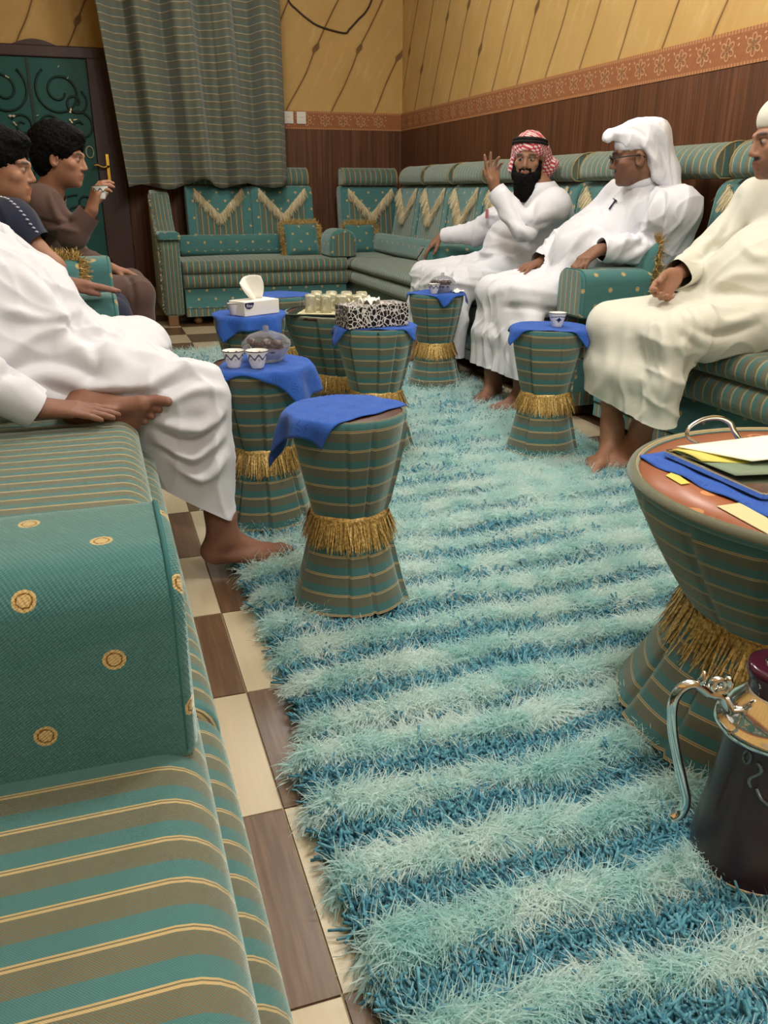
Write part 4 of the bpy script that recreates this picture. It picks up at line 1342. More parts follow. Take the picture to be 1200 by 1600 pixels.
ST0 = [([(60, 600), (140, 625), (225, 618), (300, 590)], -0.016, 12), ([(225, 612), (290, 575), (345, 585)], 0.012, 9), ([(235, 640), (300, 610), (345, 612)], 0.010, 9), ([(240, 655), (310, 668), (345, 640)], 0.014, 9), ([(245, 685), (300, 715), (345, 680)], 0.013, 8), ([(268, 715), (315, 748), (350, 715)], 0.012, 8),
       ([(250, 670), (300, 690), (345, 660)], -0.012, 7), ([(258, 702), (306, 732), (350, 698)], -0.010, 7),
       ([(0, 560), (70, 520), (140, 555), (200, 560)], 0.016, 14), ([(0, 590), (80, 560), (160, 590)], -0.014, 12), ([(20, 420), (70, 470), (90, 540)], 0.012, 12), ([(40, 400), (95, 460), (125, 520)], -0.012, 11),
       ([(110, 480), (150, 520), (180, 560)], 0.012, 10), ([(160, 495), (190, 540), (250, 560)], 0.009, 9), ([(190, 520), (240, 545), (330, 575)], -0.008, 8), ([(100, 520), (150, 560), (130, 600)], -0.012, 10), ([(0, 480), (60, 500), (110, 490)], 0.012, 10)]
garment('thobe', T, 0.0058, THOBE, og, p0, ST0, 0.0035, 1,
        [cuff_cuts(J, 'R', 0.01, 0.056), cuff_cuts(J, 'L', 0.0), ((0.235, 2.16, 0.195), (-0.55, 0.0, -0.83), 0.20), ((-0.41, 2.31, 1.06), (0, 0, 1), 0.12)])

# ================= man with red checked headscarf
J = dict(pelvis=(2.32, 4.48, 0.585), chest=(2.42, 4.41, 0.86), neck=(2.37, 4.405, 1.03), shL=(2.36, 4.22, 0.93), shR=(2.38, 4.60, 0.94), elL=(2.12, 4.09, 0.83), wrL=(2.0, 4.21, 1.015),
         elR=(2.20, 4.86, 0.765), wrR=(2.05, 5.04, 0.748), hipL=(2.28, 4.38, 0.58), hipR=(2.28, 4.60, 0.58), knL=(1.86, 4.24, 0.54), knR=(1.87, 4.86, 0.535), anL=(1.80, 4.27, 0.12), anR=(1.77, 4.70, 0.12))
hd1 = Head((2.30, 4.43, 1.172), (-0.60, -0.80, -0.06), (0.06, 0.02, 1), 0.98)
p1, og = make_person('bearded man in white robe and red checked headscarf, one hand raised', J, hd1, TAN1, {},
                     [((J['wrL'], (-0.12, 0.06, 1), (0.15, -0.95, 0.1), True), dict(curl=(0.06, 0.16, 0.42, 0.5), spread=0.22, thumb=(0.45, 0.2))),
                      ((J['wrR'], (-0.62, 0.40, -0.65), (0.55, 0.0, -0.75), False), dict(curl=(0.22, 0.28, 0.3, 0.3), spread=0.14))],
                     [((J['anL'], (-0.9, -0.25, 0), (0, 0, 1), True), {}), ((J['anR'], (-0.85, -0.45, 0), (0, 0, 1), False), {})])
T = seated_thobe(J, 0.072, 0.165, ([(1.87, 4.86, 0.53), (1.82, 4.88, 0.36), (1.80, 4.92, 0.14)], [(1.86, 4.24, 0.53), (1.80, 4.18, 0.36), (1.78, 4.12, 0.14)], [0.062, 0.045, 0.042], 8))
T.ell((2.26, 4.45, 0.72), (0.17, 0.20, 0.14), None, 0.08)
ST1 = [([(870, 345), (840, 352), (800, 342)], -0.014, 7), ([(800, 310), (815, 340), (850, 365)], -0.012, 6), ([(790, 330), (830, 375), (845, 420)], 0.010, 7), ([(730, 390), (780, 400), (850, 430)], 0.012, 6), ([(720, 410), (770, 420), (840, 440)], -0.010, 5),
       ([(690, 430), (720, 400), (700, 385)], -0.010, 5), ([(760, 420), (800, 440), (840, 445)], 0.010, 5), ([(745, 350), (790, 372), (840, 385)], -0.010, 6), ([(760, 330), (800, 350), (810, 385)], 0.009, 6), ([(850, 300), (835, 320), (830, 340)], 0.010, 6), ([(640, 450), (700, 440), (770, 452)], 0.008, 5)]
garment('thobe', T, 0.0065, THOBE, og, p1, ST1, 0.003, 2, [cuff_cuts(J, 'L', 0.0), cuff_cuts(J, 'R', 0.0), ((1.80, 4.5, 0.17), (0, 0, -1), 0.55), ((2.36, 4.405, 1.05), (-0.1, 0, 1), 0.11)])
S_ = SDF()
e, p = hd1.e, hd1.p
e(S_, (0, 0.052, -0.105), (0.060, 0.052, 0.055), 0.02); e(S_, (0, 0.060, -0.165), (0.058, 0.040, 0.062), 0.03)
for s_ in (-1, 1): p(S_, (s_ * 0.067, 0.018, -0.02), (s_ * 0.056, 0.04, -0.09), 0.012, 0.026, 0.02)
p(S_, (-0.028, 0.084, -0.056), (0.028, 0.084, -0.056), 0.008, 0.008, 0.006)
hd1.x(S_, (0, 0.105, -0.073), (0.021, 0.02, 0.0075), 0.004)
V, Q = S_.mesh(0.005); N = vnormals(V, Q); V = V + N * (rng.uniform(-0.003, 0.004, len(V)))[:, None]
BLACKHAIR = Mat('black_hair', 0.6, 0.3); x, y, z = BLACKHAIR.obj()
BLACKHAIR.p.inputs['Specular IOR Level'].default_value = 0.12; BLACKHAIR.color(rgb(9, 8, 8)); BLACKHAIR.bump(BLACKHAIR.noise(BLACKHAIR.vec(x * 1.0, y * 1.0, z * 0.25), 260.0, 3), 0.9, 0.006); BLACKHAIR = BLACKHAIR.mat
body_mesh('beard', V, Q, BLACKHAIR, og, p1)
m = Mat('red_check_cloth', 0.85, 0.2); x, y, z = m.obj()
a_ = ((x * 0.6 + y * 0.8) * 270.0).sin(); b_ = ((x * 0.8 - y * 0.6) * 110.0 + z * 270.0).sin()
chk = (a_ * b_).gt(-0.12); c = m.mix(chk, rgb(226, 214, 212), rgb(176, 48, 62)); c = m.mix((m.noise(m.vec(x, y, z), 30.0)) * 0.3, c, rgb(206, 120, 122)); m.color(c); m.set(Sheen_Weight=0.2); REDCHECK = m.mat
S_ = SDF()
e(S_, (0, -0.022, 0.052), (0.090, 0.114, 0.090), 0.02)
p(S_, (0.058, -0.055, 0.05), (0.088, -0.105, -0.045), 0.042, 0.050, 0.03); p(S_, (0.088, -0.105, -0.045), (0.055, -0.085, -0.135), 0.048, 0.035, 0.03)
p(S_, (0.10, -0.115, -0.035), (0.135, -0.12, -0.03), 0.034, 0.022, 0.03)
p(S_, (-0.072, -0.03, 0.04), (-0.092, -0.01, -0.06), 0.026, 0.018, 0.03); p(S_, (-0.03, -0.10, 0.0), (-0.02, -0.11, -0.13), 0.05, 0.045, 0.04)
hd1.x(S_, (0.004, 0.115, -0.038), (0.074, 0.095, 0.088), 0.008); hd1.x(S_, (0.075, 0.03, -0.04), (0.03, 0.05, 0.06), 0.01)
V, Q = S_.mesh(0.005)
V = folds(V, Q, [([(845, 215), (860, 235), (868, 262)], 0.006, 3), ([(852, 222), (864, 240), (858, 275)], -0.006, 3), ([(835, 225), (850, 240), (850, 270)], 0.005, 3)], 3, 0.002)
body_mesh('headscarf', V, Q, REDCHECK, og, p1)
for dz, rr in ((0.0, 0.0), (0.016, -0.004)):
    pts = [hd1.w(((0.094 + rr) * math.cos(t), -0.02 + (0.116 + rr) * math.sin(t), 0.070 + dz + 0.16 * ((0.116 + rr) * math.sin(t)))) - og for t in np.linspace(0, 2 * math.pi, 41)[:-1]]
    tube('head_rope', pts, 0.0085, plain('black_rope', (20, 16, 16), 0.8), p1, 8, True)
box('chest_pocket_item', -0.004, 0.004, -0.014, 0.014, -0.025, 0.025, plain('pink_card', (188, 110, 110), 0.6), p1, 0.001, 1).location = tuple(at(761, 334, X=2.19) - og)

# ================= man with white headcloth
J = dict(pelvis=(2.30, 3.70, 0.585), chest=(2.38, 3.47, 0.85), neck=(2.36, 3.40, 1.025), shL=(2.39, 3.20, 0.93), shR=(2.36, 3.60, 0.96), elL=(2.42, 3.29, 0.765), wrL=(2.10, 3.33, 0.765),
         elR=(2.24, 3.86, 0.76), wrR=(2.06, 3.80, 0.67), hipL=(2.25, 3.58, 0.58), hipR=(2.27, 3.80, 0.58), knL=(1.85, 3.47, 0.535), knR=(1.80, 3.76, 0.55), anL=(1.83, 3.46, 0.12), anR=(1.79, 3.69, 0.12))
hd2 = Head((2.275, 3.385, 1.150), (-0.88, 0.46, -0.12), (0.0, -0.06, 1), 1.0)
p2, og = make_person('man in white robe and white headcloth with glasses, arm on the dotted armrest', J, hd2, TAN2, dict(mous=0.9, stubble=0.25),
                     [((J['wrL'], (-0.80, -0.12, -0.45), (0.45, 0.1, -0.9), True), dict(curl=(0.42, 0.45, 0.5, 0.5), spread=0.05, thumb=(0.75, 0.3), s=1.02)),
                      ((J['wrR'], (-0.8, -0.4, -0.1), (0, 0, -1), False), dict(curl=0.2))],
                     [((J['anL'], (-0.9, -0.3, 0), (0, 0, 1), True), {}), ((J['anR'], (-0.80, -0.55, 0), (0, 0, 1), False), dict(s=1.0))])
T = seated_thobe(J, 0.078, 0.165, ([(1.81, 3.76, 0.54), (1.76, 3.78, 0.36), (1.75, 3.80, 0.12)], [(1.86, 3.46, 0.53), (1.80, 3.34, 0.36), (1.78, 3.27, 0.12)], [0.062, 0.042, 0.040], 7))
T.ell((2.22, 3.58, 0.74), (0.18, 0.20, 0.16), None, 0.08)
T.cap((2.40, 3.25, 0.9), (2.43, 3.27, 0.76), 0.11, 0.08, 0.05)
ST2 = [([(1000, 300), (985, 340), (975, 375)], 0.010, 6), ([(1012, 300), (1000, 345), (985, 380)], -0.010, 5), ([(1030, 300), (1020, 340), (1010, 370)], 0.012, 6), ([(1040, 300), (1035, 345), (1022, 385)], -0.010, 5),
       ([(965, 385), (990, 375), (1020, 385)], 0.010, 5), ([(975, 400), (1000, 380), (1015, 365)], -0.010, 5), ([(985, 405), (1005, 390), (1030, 380)], 0.009, 5), ([(880, 365), (920, 350), (955, 370)], -0.009, 6), ([(890, 395), (915, 365), (940, 360)], 0.010, 6),
       ([(855, 430), (880, 420), (900, 400)], 0.010, 7), ([(770, 460), (800, 450), (870, 460)], 0.008, 7), ([(790, 480), (830, 480), (880, 490)], -0.010, 6), ([(770, 500), (775, 540), (760, 580)], -0.010, 7), ([(800, 500), (805, 545), (795, 590)], 0.010, 8), ([(955, 300), (935, 330), (925, 350)], -0.007, 5), ([(990, 262), (1010, 275), (1030, 265)], -0.004, 4)]
garment('thobe', T, 0.0065, THOBE, og, p2, ST2, 0.003, 3, [cuff_cuts(J, 'L', 0.0), cuff_cuts(J, 'R', 0.0), ((1.77, 3.53, 0.205), (0, 0, -1), 0.5), ((2.345, 3.41, 1.055), (-0.25, 0.1, 1), 0.115)])
# collar
tube('collar', [np.array((2.345 + 0.070 * math.cos(t), 3.405 + 0.066 * math.sin(t), 1.050 - 0.018 * math.cos(t) * -1)) - og for t in np.linspace(0, 2 * math.pi, 33)[:-1]], 0.022, THOBE, p2, 8, True, 1.0)
S_ = SDF(); e, p = hd2.e, hd2.p
e(S_, (0, -0.022, 0.060), (0.088, 0.112, 0.082), 0.02); e(S_, (0, 0.050, 0.098), (0.060, 0.082, 0.026), 0.03); p(S_, (-0.045, 0.118, 0.080), (0.045, 0.118, 0.080), 0.014, 0.014, 0.03)
p(S_, (0, -0.075, 0.06), (0.01, -0.125, -0.08), 0.070, 0.050, 0.03); p(S_, (0.01, -0.125, -0.08), (0.03, -0.165, -0.24), 0.050, 0.040, 0.03)
p(S_, (0.058, -0.045, 0.045), (0.062, -0.085, -0.09), 0.034, 0.024, 0.02); p(S_, (0.062, -0.085, -0.09), (0.052, -0.105, -0.12), 0.022, 0.012, 0.02); p(S_, (-0.05, -0.06, 0.03), (-0.05, -0.10, -0.15), 0.035, 0.03, 0.03)
hd2.x(S_, (0, 0.115, -0.025), (0.11, 0.120, 0.098), 0.006); hd2.x(S_, (0.085, -0.005, -0.045), (0.05, 0.05, 0.075), 0.01)
V, Q = S_.mesh(0.005)
V = folds(V, Q, [([(985, 190), (1020, 195), (1040, 215), (1045, 260)], 0.006, 5), ([(1005, 225), (1020, 245), (1033, 262)], 0.006, 4), ([(1022, 210), (1035, 235), (1045, 265)], -0.007, 4), ([(965, 205), (990, 202), (1010, 215)], -0.004, 4), ([(1046, 230), (1050, 260), (1054, 290)], -0.006, 3)], 3, 0.0015)
body_mesh('headcloth', V, Q, SCARFW, og, p2)
S_ = SDF(); e = hd2.e
e(S_, (0, -0.016, 0.050), (0.083, 0.106, 0.080), 0.01); hd2.x(S_, (0, 0.0, -0.07), (0.16, 0.2, 0.104), 0.003)
V, Q = S_.mesh(0.005); body_mesh('skullcap', V, Q, SCARFW, og, p2)
FR = plain('spectacle_frame', (24, 20, 20), 0.35)
gl = tag(empty('spectacles', tuple(hd2.w((0, 0.1, -0.004)))), 'dark framed spectacles worn by the white headcloth man', 'glasses')
go = hd2.w((0, 0.1, -0.004))
for s_ in (-1, 1):
    tube('rim', [hd2.w((s_ * 0.033 + 0.023 * math.cos(t), 0.108 - 0.008 * abs(math.cos(t)), -0.006 + 0.015 * math.sin(t))) - go for t in np.linspace(0, 2 * math.pi, 19)[:-1]], 0.0024, FR, gl, 6, True)
    tube('temple', [hd2.w(q) - go for q in ((s_ * 0.056, 0.10, 0.0), (s_ * 0.078, 0.06, 0.002), (s_ * 0.084, -0.005, 0.002), (s_ * 0.082, -0.03, -0.012))], 0.0028, FR, gl, 6)
tube('bridge', [hd2.w(q) - go for q in ((-0.011, 0.108, 0.0), (0, 0.112, 0.003), (0.011, 0.108, 0.0))], 0.0022, FR, gl, 6)
p2t = [c_ for c_ in p2.children if c_.name.startswith('thobe')][0]
qa, na = on_surface(p2t, 953, 328, 0.006); qb, nb_ = on_surface(p2t, 963, 314, 0.006); qc, nc_ = on_surface(p2t, 960, 313, 0.009); qd, nd_ = on_surface(p2t, 966, 315, 0.009)
pen = tag(empty('pen', tuple(qa)), 'dark pen clipped in the robe front of the white headcloth man', 'pen')
tube('barrel', [qa - qa, qb - qa], 0.004, plain('pen_navy', (26, 28, 52), 0.4), pen, 8)
tube('clip', [qc - qa, qd - qa], 0.003, FR, pen, 6)

# ================= man with white cap at the right edge
J = dict(pelvis=(2.30, 2.47, 0.585), chest=(2.40, 2.47, 0.87), neck=(2.34, 2.44, 1.03), shR=(2.36, 2.70, 0.96), shL=(2.36, 2.24, 0.96), elR=(2.24, 2.80, 0.76), wrR=(1.965, 2.605, 0.722),
         elL=(2.34, 2.06, 0.74), wrL=(2.15, 1.93, 0.62), hipR=(2.26, 2.58, 0.58), hipL=(2.26, 2.36, 0.58), knR=(1.76, 2.68, 0.55), knL=(1.78, 2.32, 0.55), anR=(1.765, 2.60, 0.125), anL=(1.86, 2.56, 0.125))
hd3 = Head((2.20, 2.44, 1.165), (-0.95, 0.28, -0.10), (0.05, 0, 1), 1.0)
p3, og = make_person('man in cream robe and white cap at the right edge', J, hd3, TAN3, dict(stubble=0.5, mous=0.9),
                     [((J['wrR'], (-0.72, -0.30, -0.48), (0.05, -0.80, 0.35), False), dict(curl=(0.5, 0.55, 0.6, 0.65), spread=0.04, thumb=(0.75, 0.45), s=1.05)),
                      ((J['wrL'], (-0.9, 0.1, -0.2), (0, 0, -1), True), dict(curl=0.2))],
                     [((J['anR'], (-0.86, -0.52, 0), (0, 0, 1), False), dict(s=1.02)), ((J['anL'], (-0.9, -0.4, 0), (0, 0, 1), True), dict(s=1.0))])
T = seated_thobe(J, 0.070, 0.17, ([(1.775, 2.68, 0.54), (1.735, 2.70, 0.40), (1.745, 2.70, 0.16)], [(1.80, 2.32, 0.54), (1.75, 2.30, 0.40), (1.76, 2.30, 0.16)], [0.065, 0.045, 0.045], 8))
T.ell((2.24, 2.47, 0.73), (0.18, 0.20, 0.16), None, 0.08)
ST3 = [([(1100, 480), (1130, 505), (1190, 490)], 0.010, 8), ([(1075, 505), (1120, 525), (1180, 510)], -0.010, 7), ([(1060, 520), (1090, 545), (1070, 590)], -0.012, 9), ([(1040, 530), (1045, 580), (1030, 640)], 0.012, 10), ([(1000, 540), (1005, 590), (990, 640)], -0.012, 10), ([(950, 510), (955, 570), (940, 620)], 0.010, 12), ([(980, 520), (975, 570), (965, 640)], 0.010, 9),
       ([(1060, 440), (1085, 430), (1120, 400)], 0.008, 7), ([(1075, 405), (1100, 400), (1120, 375)], -0.009, 6), ([(1090, 380), (1115, 375), (1130, 350)], 0.009, 6), ([(1150, 300), (1140, 340), (1130, 370)], -0.010, 8), ([(1120, 450), (1150, 430), (1200, 430)], 0.010, 9), ([(1090, 470), (1140, 455), (1200, 465)], -0.010, 8), ([(1160, 380), (1180, 400), (1200, 400)], 0.009, 8)]
garment('thobe', T, 0.0065, THOBE2, og, p3, ST3, 0.003, 4, [cuff_cuts(J, 'R', 0.0), cuff_cuts(J, 'L', 0.0), ((1.73, 2.5, 0.285), (0.1, 0.1, -1), 0.5), ((2.33, 2.44, 1.05), (-0.15, 0, 1), 0.115)])
tube('collar', [np.array((2.33 + 0.068 * math.cos(t), 2.44 + 0.066 * math.sin(t), 1.048 + 0.012 * math.cos(t))) - og for t in np.linspace(0, 2 * math.pi, 33)[:-1]], 0.020, THOBE2, p3, 8, True)
S_ = SDF(); e = hd3.e
e(S_, (0, -0.020, 0.062), (0.084, 0.107, 0.080), 0.01); hd3.x(S_, (0, 0.03, -0.08), (0.16, 0.22, 0.122), 0.003)
V, Q = S_.mesh(0.005); body_mesh('cap', V, Q, THOBE2, og, p3)

# ================= young man in brown with a cup
def PX(px, py, Y): return at(px, py, Y=Y)
J = dict(pelvis=(-0.34, 4.26, 0.60), chest=(-0.27, 4.16, 0.84), neck=(-0.165, 4.10, 0.985), shR=PX(66, 322, 3.98), elR=PX(113, 368, 3.92), wrR=PX(143, 330, 3.90), shL=(-0.20, 4.36, 0.93), elL=(-0.08, 4.42, 0.70), wrL=(0.06, 4.36, 0.66),
         hipR=(-0.28, 4.15, 0.58), hipL=(-0.28, 4.38, 0.58), knR=(0.155, 4.14, 0.555), knL=(0.14, 4.42, 0.56), anR=(0.16, 4.16, 0.09), anL=(0.14, 4.44, 0.09))
hd4 = Head(PX(96, 246, 4.06), (0.96, -0.28, -0.10), (0.12, 0, 1), 0.95)
p4, og = make_person('young man in brown holding a small cup, in front of the teal door', J, hd4, TAN4, dict(stubble=0.15, mous=0.25),
                     [((J['wrR'], (0.34, 0.05, 0.85), (0.75, 0.30, -0.35), False), dict(curl=(0.55, 0.6, 0.65, 0.7), spread=0.08, thumb=(0.6, 0.7), s=0.95)),
                      ((J['wrL'], (0.9, 0, -0.3), (0, 0, -1), True), dict(curl=0.2))],
                     [((J['anR'], (1, -0.1, 0), (0, 0, 1), False), {}), ((J['anL'], (1, 0, 0), (0, 0, 1), True), {})], vox=0.005)
BROWNC = cloth_mat('brown_shirt_cloth', (92, 70, 62), 0.75)
S_ = SDF(); g = lambda k: np.asarray(J[k], float)
S_.path([g('pelvis') + A_(0, 0, -0.02), g('pelvis') * .5 + g('chest') * .5, g('chest'), g('neck')], [0.155, 0.145, 0.15, 0.068], 0.05); S_.cap(g('shL'), g('shR'), 0.075, None, 0.05)
for q in 'LR':
    S_.cap(g('sh' + q), g('chest'), 0.075, 0.11, 0.05); S_.path([g('sh' + q), g('el' + q), g('wr' + q)], [0.075, 0.060, 0.042], 0.02)
S_.path([g('hipR'), g('knR'), A_(0.16, 4.16, 0.14)], [0.10, 0.080, 0.075], 0.03); S_.path([g('hipL'), g('knL'), A_(0.14, 4.44, 0.14)], [0.10, 0.080, 0.075], 0.03); S_.cap(g('hipL'), g('hipR'), 0.11, None, 0.05)
garment('brown_robe', S_, 0.0075, BROWNC, og, p4, [([(75, 300), (85, 330), (95, 350)], 0.010, 5), ([(85, 305), (98, 330), (108, 345)], -0.010, 4), ([(60, 345), (90, 350), (115, 345)], -0.008, 4), ([(70, 360), (95, 358), (120, 362)], 0.008, 4), ([(180, 410), (205, 440), (210, 480)], -0.008, 4)], 0.003, 5,
        [cuff_cuts(J, 'R', 0.0), cuff_cuts(J, 'L', 0.0), ((0.15, 4.3, 0.13), (0, 0, -1), 0.4), (g('neck') + A_(0.005, 0, 0.02), nrm(hd4.c - g('neck')), 0.11)])


def hair_mesh(hd, parent, og, big=1.0, seed=1, fringe=True):
    S_ = SDF(); e = hd.e
    e(S_, (0, -0.024, 0.052), (0.087 * big, 0.110 * big, 0.092 * big), 0.02)
    e(S_, (0, -0.065, -0.01), (0.078 * big, 0.058 * big, 0.085), 0.03)
    if fringe: e(S_, (0, 0.05, 0.092), (0.066, 0.052, 0.034), 0.02)
    hd.x(S_, (0, 0.125, -0.055), (0.11, 0.098, 0.108), 0.010)
    for s_ in (-1, 1): hd.x(S_, (s_ * 0.085, 0.02, -0.045), (0.035, 0.045, 0.05), 0.008)
    V, Q = S_.mesh(0.0045); N = vnormals(V, Q)
    L = hd.local(V)
    nz = np.sin(L[:, 0] * 150 + 3 * np.sin(L[:, 2] * 60)) * np.sin(L[:, 1] * 130 + 2 * np.sin(L[:, 0] * 70)) * np.sin(L[:, 2] * 120)
    V = V + N * (nz * 0.003 + np.random.default_rng(seed).uniform(-0.002, 0.003, len(V)))[:, None]
    return body_mesh('hair', V, Q, BLACKHAIR, og, parent)


hair_mesh(hd4, p4, og, 1.10, 1)

# ================= boy in navy shirt
J = dict(pelvis=(-0.50, 3.36, 0.60), chest=(-0.43, 3.35, 0.83), neck=(-0.345, 3.33, 0.955), shR=PX(18, 352, 3.20), elR=PX(84, 418, 3.16), wrR=(-0.26, 3.36, 0.70), shL=(-0.38, 3.54, 0.91), elL=(-0.19, 3.50, 0.745), wrL=(-0.34, 3.32, 0.72),
         hipR=(-0.44, 3.25, 0.58), hipL=(-0.44, 3.47, 0.58), knR=(0.02, 3.26, 0.56), knL=(0.02, 3.52, 0.56), anR=(0.10, 3.30, 0.10), anL=(0.10, 3.54, 0.10))
hd5 = Head(PX(4, 262, 3.30), (0.97, -0.20, -0.06), (0.06, 0, 1), 0.93)
p5, og = make_person('boy in navy shirt with dotted collar seam at the left edge', J, hd5, TAN4, {},
                     [((J['wrR'], (-0.8, 0.6, 0), (0, 0.3, -1), False), dict(curl=0.4)), ((J['wrL'], (-0.7, -0.7, 0), (0, 0.3, -1), True), dict(curl=0.4))],
                     [((J['anR'], (1, 0, 0), (0, 0, 1), False), {}), ((J['anL'], (1, 0, 0), (0, 0, 1), True), {})], vox=0.005)
NAVY = cloth_mat('navy_shirt_cloth', (34, 38, 58), 0.8); JEANS = cloth_mat('dark_jeans', (32, 38, 56), 0.85)
S_ = SDF(); g = lambda k: np.asarray(J[k], float)
S_.path([g('pelvis'), g('pelvis') * .5 + g('chest') * .5, g('chest'), g('neck')], [0.15, 0.14, 0.145, 0.068], 0.05); S_.cap(g('shL'), g('shR'), 0.075, None, 0.05)
for q in 'LR':
    S_.cap(g('sh' + q), g('chest'), 0.075, 0.11, 0.05); S_.cap(g('sh' + q), g('sh' + q) * 0.45 + g('el' + q) * 0.55, 0.080, 0.066, 0.02)
garment('navy_shirt', S_, 0.0075, NAVY, og, p5, [], 0.002, 6, [(g('sh' + q) * 0.5 + g('el' + q) * 0.5, nrm(g('el' + q) - g('sh' + q)), 0.10) for q in 'LR'] + [(g('neck') + A_(0.005, 0, 0.015), nrm(hd5.c - g('neck')), 0.11)])
sh5 = [c_ for c_ in p5.children if c_.name.startswith('navy_shirt')][0]
VV, FF = [], []
for q_ in [(a, b) for a, b in zip(np.linspace(2, 62, 13), [308, 309, 311, 315, 319, 324, 330, 336, 343, 350, 356, 362, 368])]:
    c_, n_ = on_surface(sh5, q_[0], q_[1], 0.001)
    if c_ is None: continue
    v_, f_ = tube_geo([c_ - og - A_(0.006, 0, 0), c_ - og, c_ - og + A_(0.006, 0, -0.002)], [0.002, 0.004, 0.002], 6); o_ = len(VV); VV += list(v_); FF += [tuple(k_ + o_ for k_ in f) for f in f_]
if VV: mesh_obj('seam_dots', VV, FF, plain('white_stitch', (190, 190, 200), 0.6), p5, True)
S_ = SDF()
S_.path([g('hipR'), g('knR'), g('anR') + A_(0, 0, 0.02)], [0.10, 0.080, 0.065], 0.03); S_.path([g('hipL'), g('knL'), g('anL') + A_(0, 0, 0.02)], [0.10, 0.080, 0.065], 0.03); S_.cap(g('hipL'), g('hipR'), 0.11, None, 0.05)
garment('jeans', S_, 0.009, JEANS, og, p5, [], 0.002, 7, [((0.1, 3.42, 0.11), (0, 0, -1), 0.4)])
hair_mesh(hd5, p5, og, 1.03, 2)
# ---------------------------------------------------------------- shaggy striped rugs
m = Mat('rug_pale_fibre', 0.65, 0.3); x, y, z = m.pos()
n1 = m.noise(m.vec(x, y, 0.0), 9.0, 3); n2 = m.noise(m.vec(x * 0.7, y, 3.0), 3.2, 2)
c = m.mix(n1.step(0.36, 0.66), rgb(238, 250, 247), rgb(200, 235, 234)); c = m.mix(n2.step(0.5, 0.75) * 0.5, c, rgb(160, 218, 217))
c = m.mix(m.rand() * 0.3, c, rgb(238, 248, 244)); m.color(c)
tr = m.n('ShaderNodeBsdfTranslucent'); m.put(c, tr.inputs[0]); mx = m.n('ShaderNodeMixShader'); mx.inputs[0].default_value = 0.56
outn = [q for q in m.t.nodes if q.type == 'OUTPUT_MATERIAL'][0]
m.t.links.new(m.p.outputs[0], mx.inputs[1]); m.t.links.new(tr.outputs[0], mx.inputs[2]); m.t.links.new(mx.outputs[0], outn.inputs[0])
PALE = m.mat
m = Mat('rug_blue_yarn', 0.8, 0.2); x, y, z = m.pos()
c = m.mix(m.noise(m.vec(x, y, z), 90.0, 2).step(0.3, 0.7), rgb(58, 120, 142), rgb(118, 178, 192)); c = m.mix(m.rand() * 0.35, c, rgb(60, 112, 136)); m.color(c)
BLUEYARN = m.mat
BACKING = plain('rug_backing', (78, 150, 172), 0.95, 0.1)
BACKP = plain('rug_matted_pale', (222, 246, 243), 0.9, 0.1)


def tuft_mesh(kind, seed):
    rg = np.random.default_rng(seed)
    me = bpy.data.meshes.new('tuft_' + kind)
    if kind == 'pale':
        n = 26; a = rg.uniform(0, 6.28, n); r = 0.009 * np.sqrt(rg.uniform(0, 1, n))
        roots = np.stack([r * np.cos(a), r * np.sin(a), np.zeros(n)], 1)
        d = np.stack([np.cos(a) * 0.40, np.sin(a) * 0.40 - 0.35, np.ones(n)], 1) + rg.normal(size=(n, 3)) * 0.16; d /= np.linalg.norm(d, axis=1)[:, None]
        V, Fc = strands(roots, d, rg.uniform(0.034, 0.050, n), 0.00145, 3, 0.30, 1.35, seed); V[:, 2] = np.maximum(V[:, 2], 0.0035 * rg.uniform(0.2, 1.6, len(V)))
    else:
        VV, FF = [], []
        for i in range(7):
            p0_ = rg.uniform(-0.009, 0.009, 3); p0_[2] = 0; d = rg.normal(size=3) * 0.55; d[2] = 1; d /= np.linalg.norm(d); L = rg.uniform(0.022, 0.034)
            b_ = rg.normal(size=3) * 0.35; b_[2] = 0
            pts = [p0_ + d * L * t + b_ * L * t * t for t in (0, 0.5, 1.0)]
            v_, f_ = tube_geo(pts, [0.0024, 0.0024, 0.0019], 4)
            o_ = len(VV); VV += list(v_); FF += [tuple(q + o_ for q in f) for f in f_]
        me.from_pydata([tuple(v) for v in VV], [], FF); me.materials.append(BLUEYARN)
        me.polygons.foreach_set('use_smooth', [True] * len(me.polygons)); return me
    me.from_pydata([tuple(v) for v in V], [], [tuple(map(int, f)) for f in Fc]); me.materials.append(PALE)
    return me


TUFTS = {k: [bpy.data.objects.new('tuft_' + k, tuft_mesh(k, 20 + i)) for i in range(4)] for k in ('pale', 'blue')}


